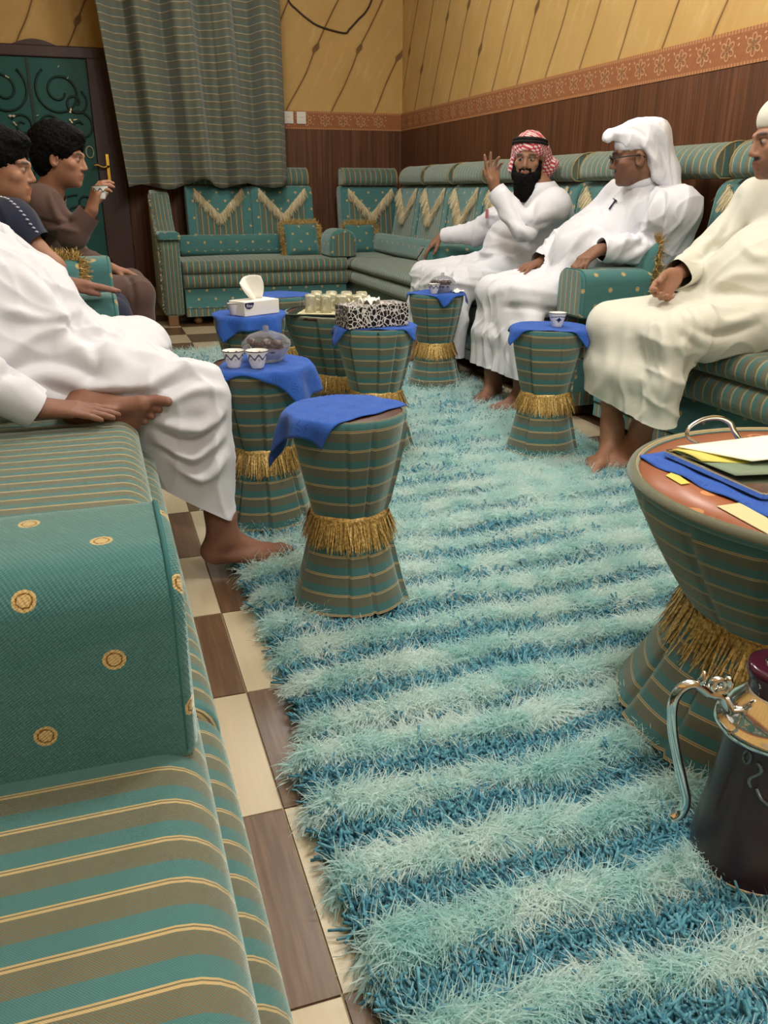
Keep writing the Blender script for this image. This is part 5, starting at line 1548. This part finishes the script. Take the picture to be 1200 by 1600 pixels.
def pile(name, pts, rot, scl, kind, parent, seed):
    me = bpy.data.meshes.new(name); me.vertices.add(len(pts)); me.vertices.foreach_set('co', np.asarray(pts, np.float32).ravel())
    a = me.attributes.new('rot', 'FLOAT_VECTOR', 'POINT'); a.data.foreach_set('vector', np.asarray(rot, np.float32).ravel())
    a = me.attributes.new('scl', 'FLOAT', 'POINT'); a.data.foreach_set('value', np.asarray(scl, np.float32))
    a = me.attributes.new('idx', 'INT', 'POINT'); a.data.foreach_set('value', np.random.default_rng(seed).integers(0, 4, len(pts)).astype(np.int32))
    o = bpy.data.objects.new(name, me); COL.objects.link(o); o.parent = parent; o['kind'] = 'stuff'
    ng = bpy.data.node_groups.new(name, 'GeometryNodeTree')
    ng.interface.new_socket('Geometry', in_out='INPUT', socket_type='NodeSocketGeometry'); ng.interface.new_socket('Geometry', in_out='OUTPUT', socket_type='NodeSocketGeometry')
    gi = ng.nodes.new('NodeGroupInput'); go_ = ng.nodes.new('NodeGroupOutput'); jn = ng.nodes.new('GeometryNodeJoinGeometry'); ip = ng.nodes.new('GeometryNodeInstanceOnPoints')
    for t in TUFTS[kind]:
        oi = ng.nodes.new('GeometryNodeObjectInfo'); oi.inputs['Object'].default_value = t; oi.inputs['As Instance'].default_value = True
        ng.links.new(oi.outputs['Geometry'], jn.inputs[0])
    ng.links.new(gi.outputs[0], ip.inputs['Points']); ng.links.new(jn.outputs[0], ip.inputs['Instance']); ip.inputs['Pick Instance'].default_value = True
    for nm, ty, sk in (('idx', 'INT', 'Instance Index'), ('rot', 'FLOAT_VECTOR', 'Rotation'), ('scl', 'FLOAT', 'Scale')):
        na = ng.nodes.new('GeometryNodeInputNamedAttribute'); na.data_type = ty; na.inputs['Name'].default_value = nm
        ng.links.new(na.outputs['Attribute'], ip.inputs[sk])
    ng.links.new(ip.outputs[0], go_.inputs[0])
    md = o.modifiers.new('pile', 'NODES'); md.node_group = ng
    return o


def row_phase(x, y, phase, seed):
    """0 = middle of a blue row, 0.5 = middle of a pale row"""
    wv = 0.010 * np.sin(x * 9 + y * 3 + seed) + 0.006 * np.sin(x * 23 + seed)
    return ((phase - (y + wv)) / 0.145) % 1.0


def blue_half(y, x=0.0):
    f_ = np.clip((y - 1.3) / 1.3, 0, 1)
    return (0.275 - 0.115 * f_) * (1 + (0.12 + 0.75 * f_) * np.sin(x * 6.3 + 1.7 * np.sin(y * 4.1)) * np.sin(y * 5.7 + x * 2.2))


def rug_height(x, y, phase, seed, x0, x1):
    """thick matted pile: pale rows stand proud, blue rows lie lower"""
    ph = row_phase(x, y, phase, seed); b = blue_half(y, x); d = np.abs(ph - 0.5)          # 0 in the middle of a pale row
    h = np.clip((0.5 - b - d) / 0.10, 0, 1); h = h * h * (3 - 2 * h)
    lump = 0.5 + 0.5 * np.sin(x * 31 + 2 * np.sin(y * 19 + seed)) * np.sin(y * 37 + 2 * np.sin(x * 23))
    e = np.clip(np.minimum(x - x0, x1 - x) / 0.03, 0, 1)
    return 0.006 + (0.010 + h * (0.014 + 0.012 * lump)) * (0.3 + 0.7 * e), h


def rug(x0, x1, y0, y1, phase, label, seed, near_y):
    rg = np.random.default_rng(seed)
    nx = int((x1 - x0) / 0.014); ny = int((y1 - y0) / 0.012)
    gx, gy = np.meshgrid(np.linspace(x0, x1, nx + 1), np.linspace(y0, y1, ny + 1), indexing='ij')
    gz, gh = rug_height(gx, gy, phase, seed, x0, x1)
    top = np.stack([gx, gy, gz], -1).reshape(-1, 3)
    idx = np.arange((nx + 1) * (ny + 1)).reshape(nx + 1, ny + 1)
    Fc = np.stack([idx[:-1, :-1], idx[1:, :-1], idx[1:, 1:], idx[:-1, 1:]], -1).reshape(-1, 4)
    rim = np.concatenate([idx[:, 0], idx[-1, 1:], idx[-2::-1, -1], idx[0, -2:0:-1]]); nb = len(top)
    low = top[rim].copy(); low[:, 2] = 0.001; k = len(rim); a_ = np.arange(k)
    Fs = np.stack([rim, nb + a_, nb + (a_ + 1) % k, rim[(a_ + 1) % k]], 1)
    t = fast_mesh('rug', np.concatenate([top, low]), np.concatenate([Fc, Fs]), [BACKP, BACKING], None, True)
    mi = np.zeros(len(Fc) + len(Fs), np.int32); fh = gh[:-1, :-1].reshape(-1); mi[:len(Fc)] = fh < 0.25; mi[len(Fc):] = 1
    t.data.polygons.foreach_set('material_index', mi)
    tag(t, label, 'rug', 'striped shaggy rugs')
    P = {'pale': [], 'blue': []}
    yy = y0 + 0.006
    while yy < y1:
        sp = 0.0115 if yy < 1.5 else (0.0150 if yy < 2.6 else 0.022)
        n = int((x1 - x0) / sp); xs = x0 + 0.004 + (np.arange(n) + 0.5) * (x1 - x0 - 0.008) / n + rg.uniform(-0.4, 0.4, n) * sp
        ph = (row_phase(xs, yy, phase, seed) + rg.normal(0, 0.028, n)) % 1.0
        bh = blue_half(yy, xs); blue = (ph < bh) | (ph > 1 - bh)
        for q, k in ((xs[blue], 'blue'), (xs[~blue], 'pale')):
            if len(q): P[k].append(np.stack([q, np.full(len(q), yy) + rg.uniform(-0.3, 0.3, len(q)) * sp, rug_height(q, np.full(len(q), yy), phase, seed, x0, x1)[0] - 0.003], 1))
        yy += sp
    for k in P:
        pts = np.concatenate(P[k]); n = len(pts)
        rz = rg.normal(0, 0.30, n); edge = np.clip((x0 + 0.05 - pts[:, 0]) / 0.05, 0, 1); edr = np.clip((pts[:, 0] - x1 + 0.05) / 0.05, 0, 1)
        patch = np.sin(pts[:, 0] * 17 + 2 * np.sin(pts[:, 1] * 11)) * np.sin(pts[:, 1] * 23 + seed)
        rz = rz + patch * 1.1 - 0.35
        rot = np.stack([rg.normal(0, 0.18, n) + 0.15 * patch, rg.normal(0, 0.18, n) - edge * 0.8 + edr * 0.8, rz * (1 if k == 'pale' else 4)], 1)
        scl = rg.uniform(0.88, 1.25, n) * (1.0 + 0.12 * patch)
        far = np.clip((pts[:, 1] - 1.5) / 2.5, 0, 1); scl = scl * (1 + 0.55 * far)
        pile('pale_pile' if k == 'pale' else 'blue_pile', pts, rot, scl, k, t, seed + (k == 'blue'))
    return t


rug(0.240, 1.86, 0.28, 1.262, 1.16, 'pale aqua and blue striped shaggy rug at the bottom, nearest the camera', 5, 1.3)
rug(0.285, 1.86, 1.29, 5.45, 1.412, 'pale aqua and blue striped shaggy rug running away under the stools', 6, 1.3)
# ---------------------------------------------------------------- things on the tables
ZC = ZT + 0.005
m = Mat('cup_print', 0.15, 0.5); x, y, z = m.obj()
an = m.math('ARCTAN2', y, x)
sc = ((an * 7.0).sin() * 0.006 + 0.034)
band_ = ((z - sc).abs()).lt(0.0035); med = ((an * 7.0).sin() * 0.5 + 0.5) * (1.0 - ((z - 0.027).abs() / 0.009)).max(0.0)
dots = m.voro(m.vec(x, y, z), 230.0).lt(0.32) * z.gt(0.02) * z.lt(0.040)
ink = (band_ + med.gt(0.55) * dots + dots * (an * 7.0).sin().gt(0.3)).min(1.0)
c = m.mix(ink * 0.85, rgb(236, 234, 228), rgb(44, 52, 80)); m.color(c); CUPPRINT = m.mat
m = Mat('cup_star_print', 0.15, 0.5); x, y, z = m.obj()
an = m.math('ARCTAN2', y, x); cx_ = (an + 1.85).abs() * 0.026; cz_ = (z - 0.028).abs()
star = (cx_ + cz_ * 0.35).lt(0.0045) + (cx_ * 0.35 + cz_).lt(0.0045) + ((cx_ - cz_).abs() + (cx_ + cz_) * 0.3).lt(0.0042)
sw = ((z - 0.041 + (an + 1.85).abs() * 0.004).abs()).lt(0.0014)
c = m.mix((star + sw).min(1.0), rgb(238, 236, 232), rgb(40, 56, 92)); m.color(c); CUPSTAR = m.mat
RIM = plain('cup_rim_dark', (38, 40, 48), 0.3)
COFFEE = plain('pale_coffee', (190, 160, 100), 0.2)


def cup(loc, label, mat, s=1.0, coffee=False):
    t = tag(empty('coffee_cup', loc), label, 'cup', 'small handleless coffee cups')
    pr = [(0.0, 0.0), (0.017, 0.0), (0.0185, 0.004), (0.021, 0.012), (0.0265, 0.030), (0.031, 0.045), (0.0325, 0.050), (0.0312, 0.050), (0.0285, 0.044), (0.024, 0.028), (0.018, 0.010), (0.0, 0.007)]
    lathe('bowl', [(r * s, z * s) for r, z in pr], mat, t, 32)
    lathe('rim', [(0.0318 * s, 0.0475 * s), (0.0331 * s, 0.0492 * s), (0.0320 * s, 0.0504 * s), (0.0306 * s, 0.0490 * s)], RIM, t, 32)
    return t


cup((0.322 + 0.02, 2.40, ZC), 'patterned white cup at the left of the stool beside the knee', CUPPRINT, 1.0)
cup((0.405, 2.375, ZC), 'patterned white cup standing in front of the date bowl by the knee', CUPPRINT, 1.02)
cup((0.515, 3.50, ZC), 'white cup half hidden behind the white tissue box', CERAMIC, 0.95)
cup((1.575, 3.96, ZC), 'small white patterned cup on the stool before the bearded man', CUPPRINT, 0.95)
cup((1.612, 2.80, ZC), 'white cup with a blue star on the stool by the white headcloth man', CUPSTAR, 1.05)


# lidded clear bowls of dates
DATE = plain('date_brown', (62, 24, 22), 0.35, 0.5)


def date_bowl(loc, label, s=1.0, seed=1):
    t = tag(empty('date_bowl', loc), label, 'bowl', 'clear lidded date bowls')
    n = 10
    mod = lambda r, z, a: r * (1 + 0.035 * math.cos(n * a))
    lathe('bowl', [(r * s, z * s) for r, z in ((0.0, 0.001), (0.04, 0.001), (0.052, 0.012), (0.064, 0.034), (0.067, 0.042), (0.064, 0.042), (0.060, 0.034), (0.048, 0.014), (0.038, 0.006), (0.0, 0.006))], CLEAR, t, 60, mod=mod)
    ld_ = lathe('lid', [(r * s, z * s) for r, z in ((0.069, 0.043), (0.067, 0.055), (0.050, 0.072), (0.022, 0.082), (0.008, 0.084), (0.008, 0.098), (0.0, 0.100))], CLEAR, t, 60, mod=mod)
    rg = np.random.default_rng(seed)
    k = 0
    for lay in range(3):
        for i in range(9 if lay < 2 else 6):
            a = i * 0.70 + lay; r = (0.030 + 0.008 * lay if i else 0.0) * rg.uniform(0.6, 1.05)
            bm = bmesh.new(); bmesh.ops.create_uvsphere(bm, u_segments=10, v_segments=6, radius=1.0)
            bmesh.ops.scale(bm, vec=(0.019, 0.011, 0.010), verts=bm.verts); bmesh.ops.scale(bm, vec=(s,) * 3, verts=bm.verts)
            o = bm_obj('date', bm, DATE, t, True); o.location = (r * s * math.cos(a), r * s * math.sin(a), (0.018 + 0.017 * lay) * s); o.rotation_euler = (rg.uniform(-.4, .4), rg.uniform(-.4, .4), rg.uniform(0, 6))
    return t


date_bowl((0.452, 2.475, ZC), 'clear lidded bowl of dark dates on the stool beside the knee on the left', 1.05, 1)
date_bowl((1.645, 4.02, ZC), 'clear lidded bowl of dark dates on the stool before the bearded man', 0.95, 2)


# crumpled tissues
def tissue(loc, s, label, seed, tall=1.0, parent=None, name='tissue'):
    rg = np.random.default_rng(seed); n = 12
    V, Fc = [], []
    kk = rg.normal(size=(5, 2)) * 3; ph = rg.uniform(0, 6, 5)
    for i in range(n + 1):
        for j in range(n + 1):
            a = -1 + 2 * i / n; b_ = -1 + 2 * j / n
            h = sum(math.sin(k_[0] * a * 1.5 + k_[1] * b_ * 1.5 + p_) for k_, p_ in zip(kk, ph)) / 5
            V.append((a * s * (0.8 + 0.15 * h), b_ * s * 0.75, s * tall * (0.30 + 0.55 * h) * (1 - 0.55 * (a * a + b_ * b_) / 2) + 0.15 * s))
    mz = min(v[2] for v in V); V = [(x, y, z - mz) for x, y, z in V]
    for i in range(n):
        for j in range(n): q = i * (n + 1) + j; Fc.append((q, q + n + 1, q + n + 2, q + 1))
    o = mesh_obj(name, V, Fc, PAPER, parent, False); o.location = loc
    md = o.modifiers.new('thick', 'SOLIDIFY'); md.thickness = 0.0012
    if parent is None: tag(o, label, 'tissue', 'loose tissues')
    return o


tissue((1.705, 3.965, ZC), 0.030, 'crumpled white tissue beside the date bowl before the bearded man', 3, 0.9)
tissue((0.372, 2.55, ZC), 0.022, 'small folded white tissue behind the cups beside the knee', 4, 0.35)

# white tissue box
tb = tag(empty('tissue_box', (0.60, 3.515, ZC), R(28)), 'white tissue box with purple badge and a raised tissue', 'tissue box')
box('carton', -0.09, 0.09, -0.052, 0.052, 0.0, 0.058, PAPER, tb, 0.002, 1)
BADGE = plain('purple_badge', (44, 34, 92), 0.4)


def prism(name, pts, depth, mat, parent, axis='y', at_=0.0):
    V = []
    for d in (0.0, depth):
        for a, h in pts: V.append((a, at_ + d, h) if axis == 'y' else (at_ + d, a, h))
    n = len(pts)
    return mesh_obj(name, V, [tuple(range(n)), tuple(range(2 * n - 1, n - 1, -1))] + [(i, i + n, (i + 1) % n + n, (i + 1) % n) for i in range(n)], mat, parent, False)


prism('badge', [(-0.088, 0.054), (-0.088, 0.040), (-0.080, 0.031), (-0.066, 0.028), (-0.050, 0.034), (-0.042, 0.050), (-0.046, 0.054)], 0.001, BADGE, tb, 'y', -0.0532)
prism('badge', [(-0.030, 0.052), (-0.004, 0.052), (0.0, 0.030), (-0.012, 0.008), (-0.026, 0.014)], 0.001, BADGE, tb, 'x', 0.0902)


def lettering(txt, size, mat, parent, loc, rot):
    cu = bpy.data.curves.new('lettering', 'FONT'); cu.body = txt; cu.size = size; cu.extrude = 0.0003; cu.align_x = 'CENTER'
    o = bpy.data.objects.new('lettering', cu); COL.objects.link(o)
    dg = bpy.context.evaluated_depsgraph_get(); me = bpy.data.meshes.new_from_object(o.evaluated_get(dg)); bpy.data.objects.remove(o)
    q = link_mesh('lettering', me, mat, parent, False); q.location = loc; q.rotation_euler = rot; return q


lettering('Fine', 0.018, PAPER, tb, (-0.066, -0.0545, 0.036), (math.pi / 2, 0, 0))
V = []; Fc = []
for i in range(9):
    t = i / 8; w = 0.030 + 0.026 * math.sin(t * 2.0); h = 0.056 + 0.085 * t
    for j in range(9):
        a = -1 + 2 * j / 8
        V.append((a * w - 0.03 * t + 0.012, 0.016 * math.sin(a * 3 + t * 2) + 0.01 * t, h + 0.014 * math.cos(a * 1.7 - 0.8) * t))
for i in range(8):
    for j in range(8): q = i * 9 + j; Fc.append((q, q + 1, q + 10, q + 9))
o = mesh_obj('raised_tissue', V, Fc, PAPER, tb, True); md = o.modifiers.new('thick', 'SOLIDIFY'); md.thickness = 0.001

# leopard tissue box
m = Mat('leopard_print', 0.5, 0.3); x, y, z = m.obj()
v1 = m.voro(m.vec(x + m.noise(m.vec(x, y, z), 30.0) * 0.02, y, z + m.noise(m.vec(x, z, y), 28.0) * 0.02), 62.0, 'DISTANCE_TO_EDGE')
v2 = m.voro(m.vec(x, y, z), 80.0)
c = m.mix(v1.lt(0.085), rgb(24, 20, 20), rgb(214, 210, 204)); c = m.mix(v2.lt(0.22) * m.noise(m.vec(x, y, z), 18.0).gt(0.55), c, rgb(98, 78, 66)); m.color(c); LEO = m.mat
lb = tag(empty('tissue_box', (0.965, 3.055, ZC), R(9)), 'black and white leopard print tissue box', 'tissue box')
box('carton', -0.125, 0.125, -0.062, 0.062, 0.0, 0.082, LEO, lb, 0.003, 2)
tissue((-0.01, 0.0, 0.079), 0.042, None, 8, 1.2, lb, 'raised_tissue')
box('opening', -0.05, 0.05, -0.02, 0.02, 0.0815, 0.0825, plain('pale_card', (200, 190, 176), 0.7), lb)

# tray of upside-down tea glasses on the wide table
TZ = RT + 0.475 + 0.001
tt = tag(empty('serving_tray', (0.965, 3.53, TZ), R(-26)), 'dark edged tray lined in pale yellow under the tea glasses', 'tray')
box('tray_base', -0.20, 0.20, -0.125, 0.125, 0.002, 0.008, plain('tray_dark_green', (24, 44, 38), 0.25), tt, 0.002)
box('tray_liner', -0.155, 0.20, -0.12, 0.12, 0.008, 0.012, plain('tray_cream', (226, 218, 178), 0.4), tt, 0.002)
TGP = [(0.0225, 0.0), (0.0245, 0.003), (0.0235, 0.02), (0.0225, 0.045), (0.0245, 0.066), (0.022, 0.074), (0.0, 0.076)]
TGI = [(0.0, 0.070), (0.019, 0.069), (0.0215, 0.062), (0.0195, 0.045), (0.0208, 0.02), (0.0215, 0.002), (0.0225, 0.0)]
first = None
for i in range(4):
    for j in range(3):
        lx = -0.105 + i * 0.066 + (j % 2) * 0.012; ly = -0.078 + j * 0.062
        a = R(-26); wx = 0.965 + lx * math.cos(a) - ly * math.sin(a); wy = 3.53 + lx * math.sin(a) + ly * math.cos(a)
        if first is None:
            g_ = empty('tea_glass', (wx, wy, TZ + 0.0125)); lathe('glass_wall', TGP + TGI, TEAGLASS, g_, 20); first = g_
            hp = spline([(0.022, 0, 0.015), (0.040, 0, 0.020), (0.042, 0, 0.045), (0.023, 0, 0.052)], 4); tube('handle', hp, 0.0035, TEAGLASS, g_, 6)
        else: g_ = copy_tree(first); g_.location = (wx, wy, TZ + 0.0125)
        g_.rotation_euler = (0, 0, i * 1.3 + j * 2.1)
        tag(g_, 'upside down tea glass, %s from the left in the %s row of the tray' % (('first', 'second', 'third', 'fourth')[i], ('front', 'middle', 'back')[j]), 'glass', 'tea glasses on the tray')

# printed table top, metal tray with handle and papers on the wide table at the right edge
hx, hy = 1.211, 1.074
m = Mat('table_print', 0.35, 0.4); x, y, z = m.obj()
v_ = m.voro(m.vec(x, y, 0.0), 15.0); ringm = (v_ - 0.28).abs().lt(0.05) + (v_ - 0.1).abs().lt(0.04)
c = m.mix(ringm.min(1.0), rgb(158, 92, 58), rgb(206, 140, 92)); m.color(c); TPRINT = m.mat
lathe('printed_border', [(0.235, 0.4785), (0.345, 0.4785), (0.345, 0.4795), (0.235, 0.4795)], TPRINT, tH, 48)
lathe('rim_welt', [(0.347, 0.462), (0.360, 0.464), (0.366, 0.474), (0.362, 0.484), (0.350, 0.487), (0.344, 0.480)], STRIPE, tH, 64)
cl = plain('printed_paper_cream', (206, 198, 150), 0.6); gr = plain('printed_paper_green', (120, 136, 112), 0.6); yl = plain('printed_paper_yellow', (210, 200, 96), 0.6)
HZ = RT + 0.4805


def sheet_poly(name, pts, z, mat, label, cat='paper', curl=0.0, th=0.0012, group='papers on the right hand table'):
    """flat sheet of paper with thickness"""
    c0 = np.mean([(a, b) for a, b in pts], axis=0); n = len(pts)
    V = [(a - c0[0], b - c0[1], 0.0) for a, b in pts] + [(a - c0[0], b - c0[1], th) for a, b in pts]
    o = mesh_obj(name, V, [tuple(range(n))[::-1], tuple(range(n, 2 * n))] + [(i, (i + 1) % n, (i + 1) % n + n, i + n) for i in range(n)], mat, None, False)
    o.location = (c0[0], c0[1], z); tag(o, label, cat, group); return o


def hp2(px, py, Z): q = at(px, py, Z=Z); return (q[0], q[1])


sheet_poly('printed_card', [hp2(1120, 792, HZ), hp2(1162, 786, HZ), hp2(1215, 822, HZ), hp2(1200, 836, HZ)], HZ + 0.0005, cl, 'pale cream printed card at the near rim of the right hand table')
sheet_poly('printed_card', [hp2(1040, 744, HZ), hp2(1052, 738, HZ), hp2(1078, 756, HZ), hp2(1064, 758, HZ)], HZ + 0.0005, yl, 'small yellow printed card by the rim of the right hand table')
# metal tray
Zt = HZ + 0.012
c1 = hp2(1040, 700, Zt + 0.01); c2 = hp2(1200, 682, Zt + 0.01)
ax_ = nrm((c2[0] - c1[0], c2[1] - c1[1], 0)); rot_ = math.atan2(ax_[1], ax_[0])
mt = tag(empty('metal_tray', (c1[0], c1[1], HZ + 0.006), rot_), 'shiny metal tray with an arched handle on the right hand table', 'tray')
box('tray_base', 0.0, 0.40, -0.26, 0.0, 0.0, 0.004, CHROME, mt, 0.001, 1)
for args in ((0.0, 0.40, -0.006, 0.004, 0.0, 0.012), (0.0, 0.40, -0.264, -0.256, 0.0, 0.012), (-0.004, 0.004, -0.26, 0.0, 0.0, 0.012), (0.396, 0.404, -0.26, 0.0, 0.0, 0.012)): box('tray_edge', *args, CHROME, mt, 0.002, 1)
hpnts = spline([(0.075, 0.0, 0.018), (0.058, 0.012, 0.030), (0.062, 0.016, 0.046), (0.09, 0.016, 0.060), (0.125, 0.014, 0.062), (0.155, 0.012, 0.050), (0.165, 0.006, 0.032), (0.178, 0.0, 0.012)], 5)
tube('handle', hpnts, 0.0055, CHROME, mt, 8, False, 0.7)
for bx_ in (0.075, 0.178):
    bm = bmesh.new(); bmesh.ops.create_uvsphere(bm, u_segments=12, v_segments=8, radius=0.0085); o = bm_obj('rivet', bm, CHROME, mt, True); o.location = (bx_, 0.0, 0.012)
# papers lying on the tray
def tray_pt(x, y): return (c1[0] + x * math.cos(rot_) - y * math.sin(rot_), c1[1] + x * math.sin(rot_) + y * math.cos(rot_))


def paper_stack(name, corners, z, mat, label, bend):
    n = 12; V = []; Fc = []
    P = [np.array(tray_pt(*c)) for c in corners]
    for i in range(n + 1):
        for j in range(n + 1):
            a, b_ = i / n, j / n
            q = (P[0] * (1 - a) + P[1] * a) * (1 - b_) + (P[3] * (1 - a) + P[2] * a) * b_
            V.append((q[0], q[1], z + bend(a, b_)))
    for i in range(n):
        for j in range(n): q = i * (n + 1) + j; Fc.append((q, q + n + 1, q + n + 2, q + 1))
    o = mesh_obj(name, V, Fc, mat, None, True); md = o.modifiers.new('thick', 'SOLIDIFY'); md.thickness = 0.0015; md.offset = 1
    return tag(o, label, 'paper', 'papers on the right hand table')


paper_stack('paper', [(0.012, -0.012), (0.38, -0.012), (0.38, -0.245), (0.02, -0.17)], HZ + 0.0185, gr, 'green grey printed sheet lying lowest on the metal tray', lambda a, b: 0.0)
paper_stack('paper', [(0.008, -0.010), (0.37, -0.010), (0.37, -0.235), (0.012, -0.09)], HZ + 0.0215, yl, 'yellow sheet sticking out under the white sheet on the metal tray', lambda a, b: 0.004 * math.sin(a * 5 + b * 3))
paper_stack('paper', [(0.015, -0.012), (0.385, -0.004), (0.385, -0.205), (0.085, -0.135)], HZ + 0.0275, plain('paper_cream_white', (240, 240, 218), 0.8), 'large creamy white sheet on top of the metal tray', lambda a, b: 0.006 * math.sin(a * 4) * b)

# thermos jug on the near rug
th = tag(empty('thermos_jug', (0.863, 0.790, 0.030), R(0)), 'dark purple thermos jug with chrome collar and scrolled chrome handle', 'thermos')
m = Mat('thermos_purple', 0.22, 0.5); x, y, z = m.obj()
m.color(rgb(50, 27, 32)); m.set(Coat_Weight=0.15, Roughness=0.3); PURPLE = m.mat
BUR = plain('stopper_burgundy', (66, 22, 40), 0.12, 0.5)
HB = 0.205
lathe('base_ring', [(0.0, 0.0), (0.071, 0.0), (0.0735, 0.003), (0.0735, 0.008), (0.071, 0.010)], CHROME, th, 48)
lathe('body', [(0.0715, 0.009), (0.0722, 0.020), (0.070, 0.045), (0.064, 0.085), (0.0585, 0.125), (0.0550, 0.160), (0.0540, 0.190), (0.0550, HB)], PURPLE, th, 64)
lathe('collar', [(0.056, HB - 0.004), (0.0665, HB), (0.0685, HB + 0.005), (0.066, HB + 0.011), (0.062, HB + 0.013), (0.0585, HB + 0.022), (0.050, HB + 0.036), (0.040, HB + 0.046), (0.036, HB + 0.052), (0.034, HB + 0.053)], CHROME, th, 64)
lathe('stopper', [(0.034, HB + 0.050), (0.0365, HB + 0.054), (0.0355, HB + 0.060), (0.0385, HB + 0.068), (0.0415, HB + 0.078), (0.0405, HB + 0.085), (0.036, HB + 0.087), (0.024, HB + 0.088), (0.0, HB + 0.088)], BUR, th, 48)
lathe('stopper_disc', [(0.0, HB + 0.0905), (0.021, HB + 0.0905), (0.0235, HB + 0.088), (0.0225, HB + 0.086)], CHROME, th, 32)
ha = R(164)
cd, sd = math.cos(ha), math.sin(ha)
hl = [(0.052, HB + 0.018), (0.062, HB + 0.034), (0.071, HB + 0.046), (0.085, HB + 0.050), (0.097, HB + 0.060), (0.108, HB + 0.064), (0.120, HB + 0.056), (0.126, HB + 0.036), (0.122, HB + 0.0), (0.112, HB - 0.040), (0.100, HB - 0.080), (0.092, HB - 0.110), (0.096, HB - 0.130), (0.108, HB - 0.140)]
tube('handle', [(r * cd, r * sd, z) for r, z in [(p[0], p[2]) for p in spline([(a, 0, b) for a, b in hl], 5)]], [0.0062] * (5 * (len(hl) - 1)) + [0.004], CHROME, th, 8)
sp_ = [(0.075 + (0.013 - 0.009 * t) * math.cos(9.5 * t + 2.2), HB + 0.062 + (0.013 - 0.009 * t) * math.sin(9.5 * t + 2.2)) for t in np.linspace(0, 1, 26)]
tube('handle_scroll', [(r * cd, r * sd, z) for r, z in sp_], 0.0045, CHROME, th, 8)
tube('handle_tip', [(r * cd, r * sd, z) for r, z in ((0.100, HB + 0.062), (0.094, HB + 0.072), (0.095, HB + 0.082))], [0.006, 0.004, 0.002], CHROME, th, 8)
# silver ornament hanging on the body front
SIL = plain('silver_print', (120, 132, 138), 0.4, 0.5, 0.6)


def on_body(ang, z, lift=0.0006):
    zs = np.array([0.009, 0.020, 0.045, 0.085, 0.125, 0.160, 0.190, HB]); rs = np.array([0.0715, 0.0722, 0.070, 0.064, 0.0585, 0.0550, 0.0540, 0.0550])
    r = np.interp(z, zs, rs) + lift; return (r * math.cos(ang), r * math.sin(ang), z)


VV, FF = [], []


def orn(pts, w):
    P3 = [on_body(a, z) for a, z in pts]; v_, f_ = tube_geo(P3, w * 1.5, 4); o_ = len(VV); VV.extend(v_); FF.extend([tuple(q + o_ for q in f) for f in f_])


fa = R(-112)
for s_ in (-1, 1):
    orn([(fa + s_ * 0.30 * math.cos(t), 0.158 + 0.017 * math.sin(t)) for t in np.linspace(0, 6.28, 15)], 0.0010)
    orn([(fa + s_ * (0.62 - 0.1 * math.sin(t * 2)), 0.185 - 0.012 * t) for t in np.linspace(0, 3, 9)], 0.0016)
    orn([(fa + s_ * (0.85 + 0.08 * math.cos(t)), 0.186 + 0.009 * math.sin(t)) for t in np.linspace(0, 6.28, 11)], 0.0013)
    orn([(fa + s_ * 0.10 * math.cos(t), 0.120 + 0.010 * math.sin(t)) for t in np.linspace(0, 6.28, 11)], 0.0014)
    orn([(fa + s_ * 0.55, 0.150), (fa + s_ * 0.42, 0.138), (fa + s_ * 0.25, 0.132)], 0.0016)
for k in range(5): orn([(fa - 0.28 + 0.14 * k, 0.172 - 0.004 * abs(k - 2)), (fa - 0.14 + 0.07 * k, 0.145)], 0.0018)
orn([(fa - 0.30, 0.188), (fa, 0.194), (fa + 0.30, 0.188)], 0.0022); orn([(fa, 0.145), (fa, 0.105)], 0.0013)
mesh_obj('silver_ornament', VV, FF, SIL, th, True)
th.scale = (1.24, 1.24, 1.18)

# the cup in the young man's hand and the thin black cord by the bearded man
hc = PX(157, 303, 3.90)
cup((hc[0], hc[1], hc[2] - 0.02), 'white cup held up by the young man in brown', CUPPRINT, 1.05)
c0 = at(655, 398, X=1.97)
lp = [at(a, b, X=1.95) - c0 for a, b in ((662, 388), (657, 396), (652, 405), (656, 412), (661, 420))]
tag(tube('cord', spline(lp, 4), 0.003, plain('black_cord', (20, 18, 18), 0.6), None, 6), 'thin bent black cord hanging below the bearded man\'s lower hand', 'cord').location = tuple(c0)
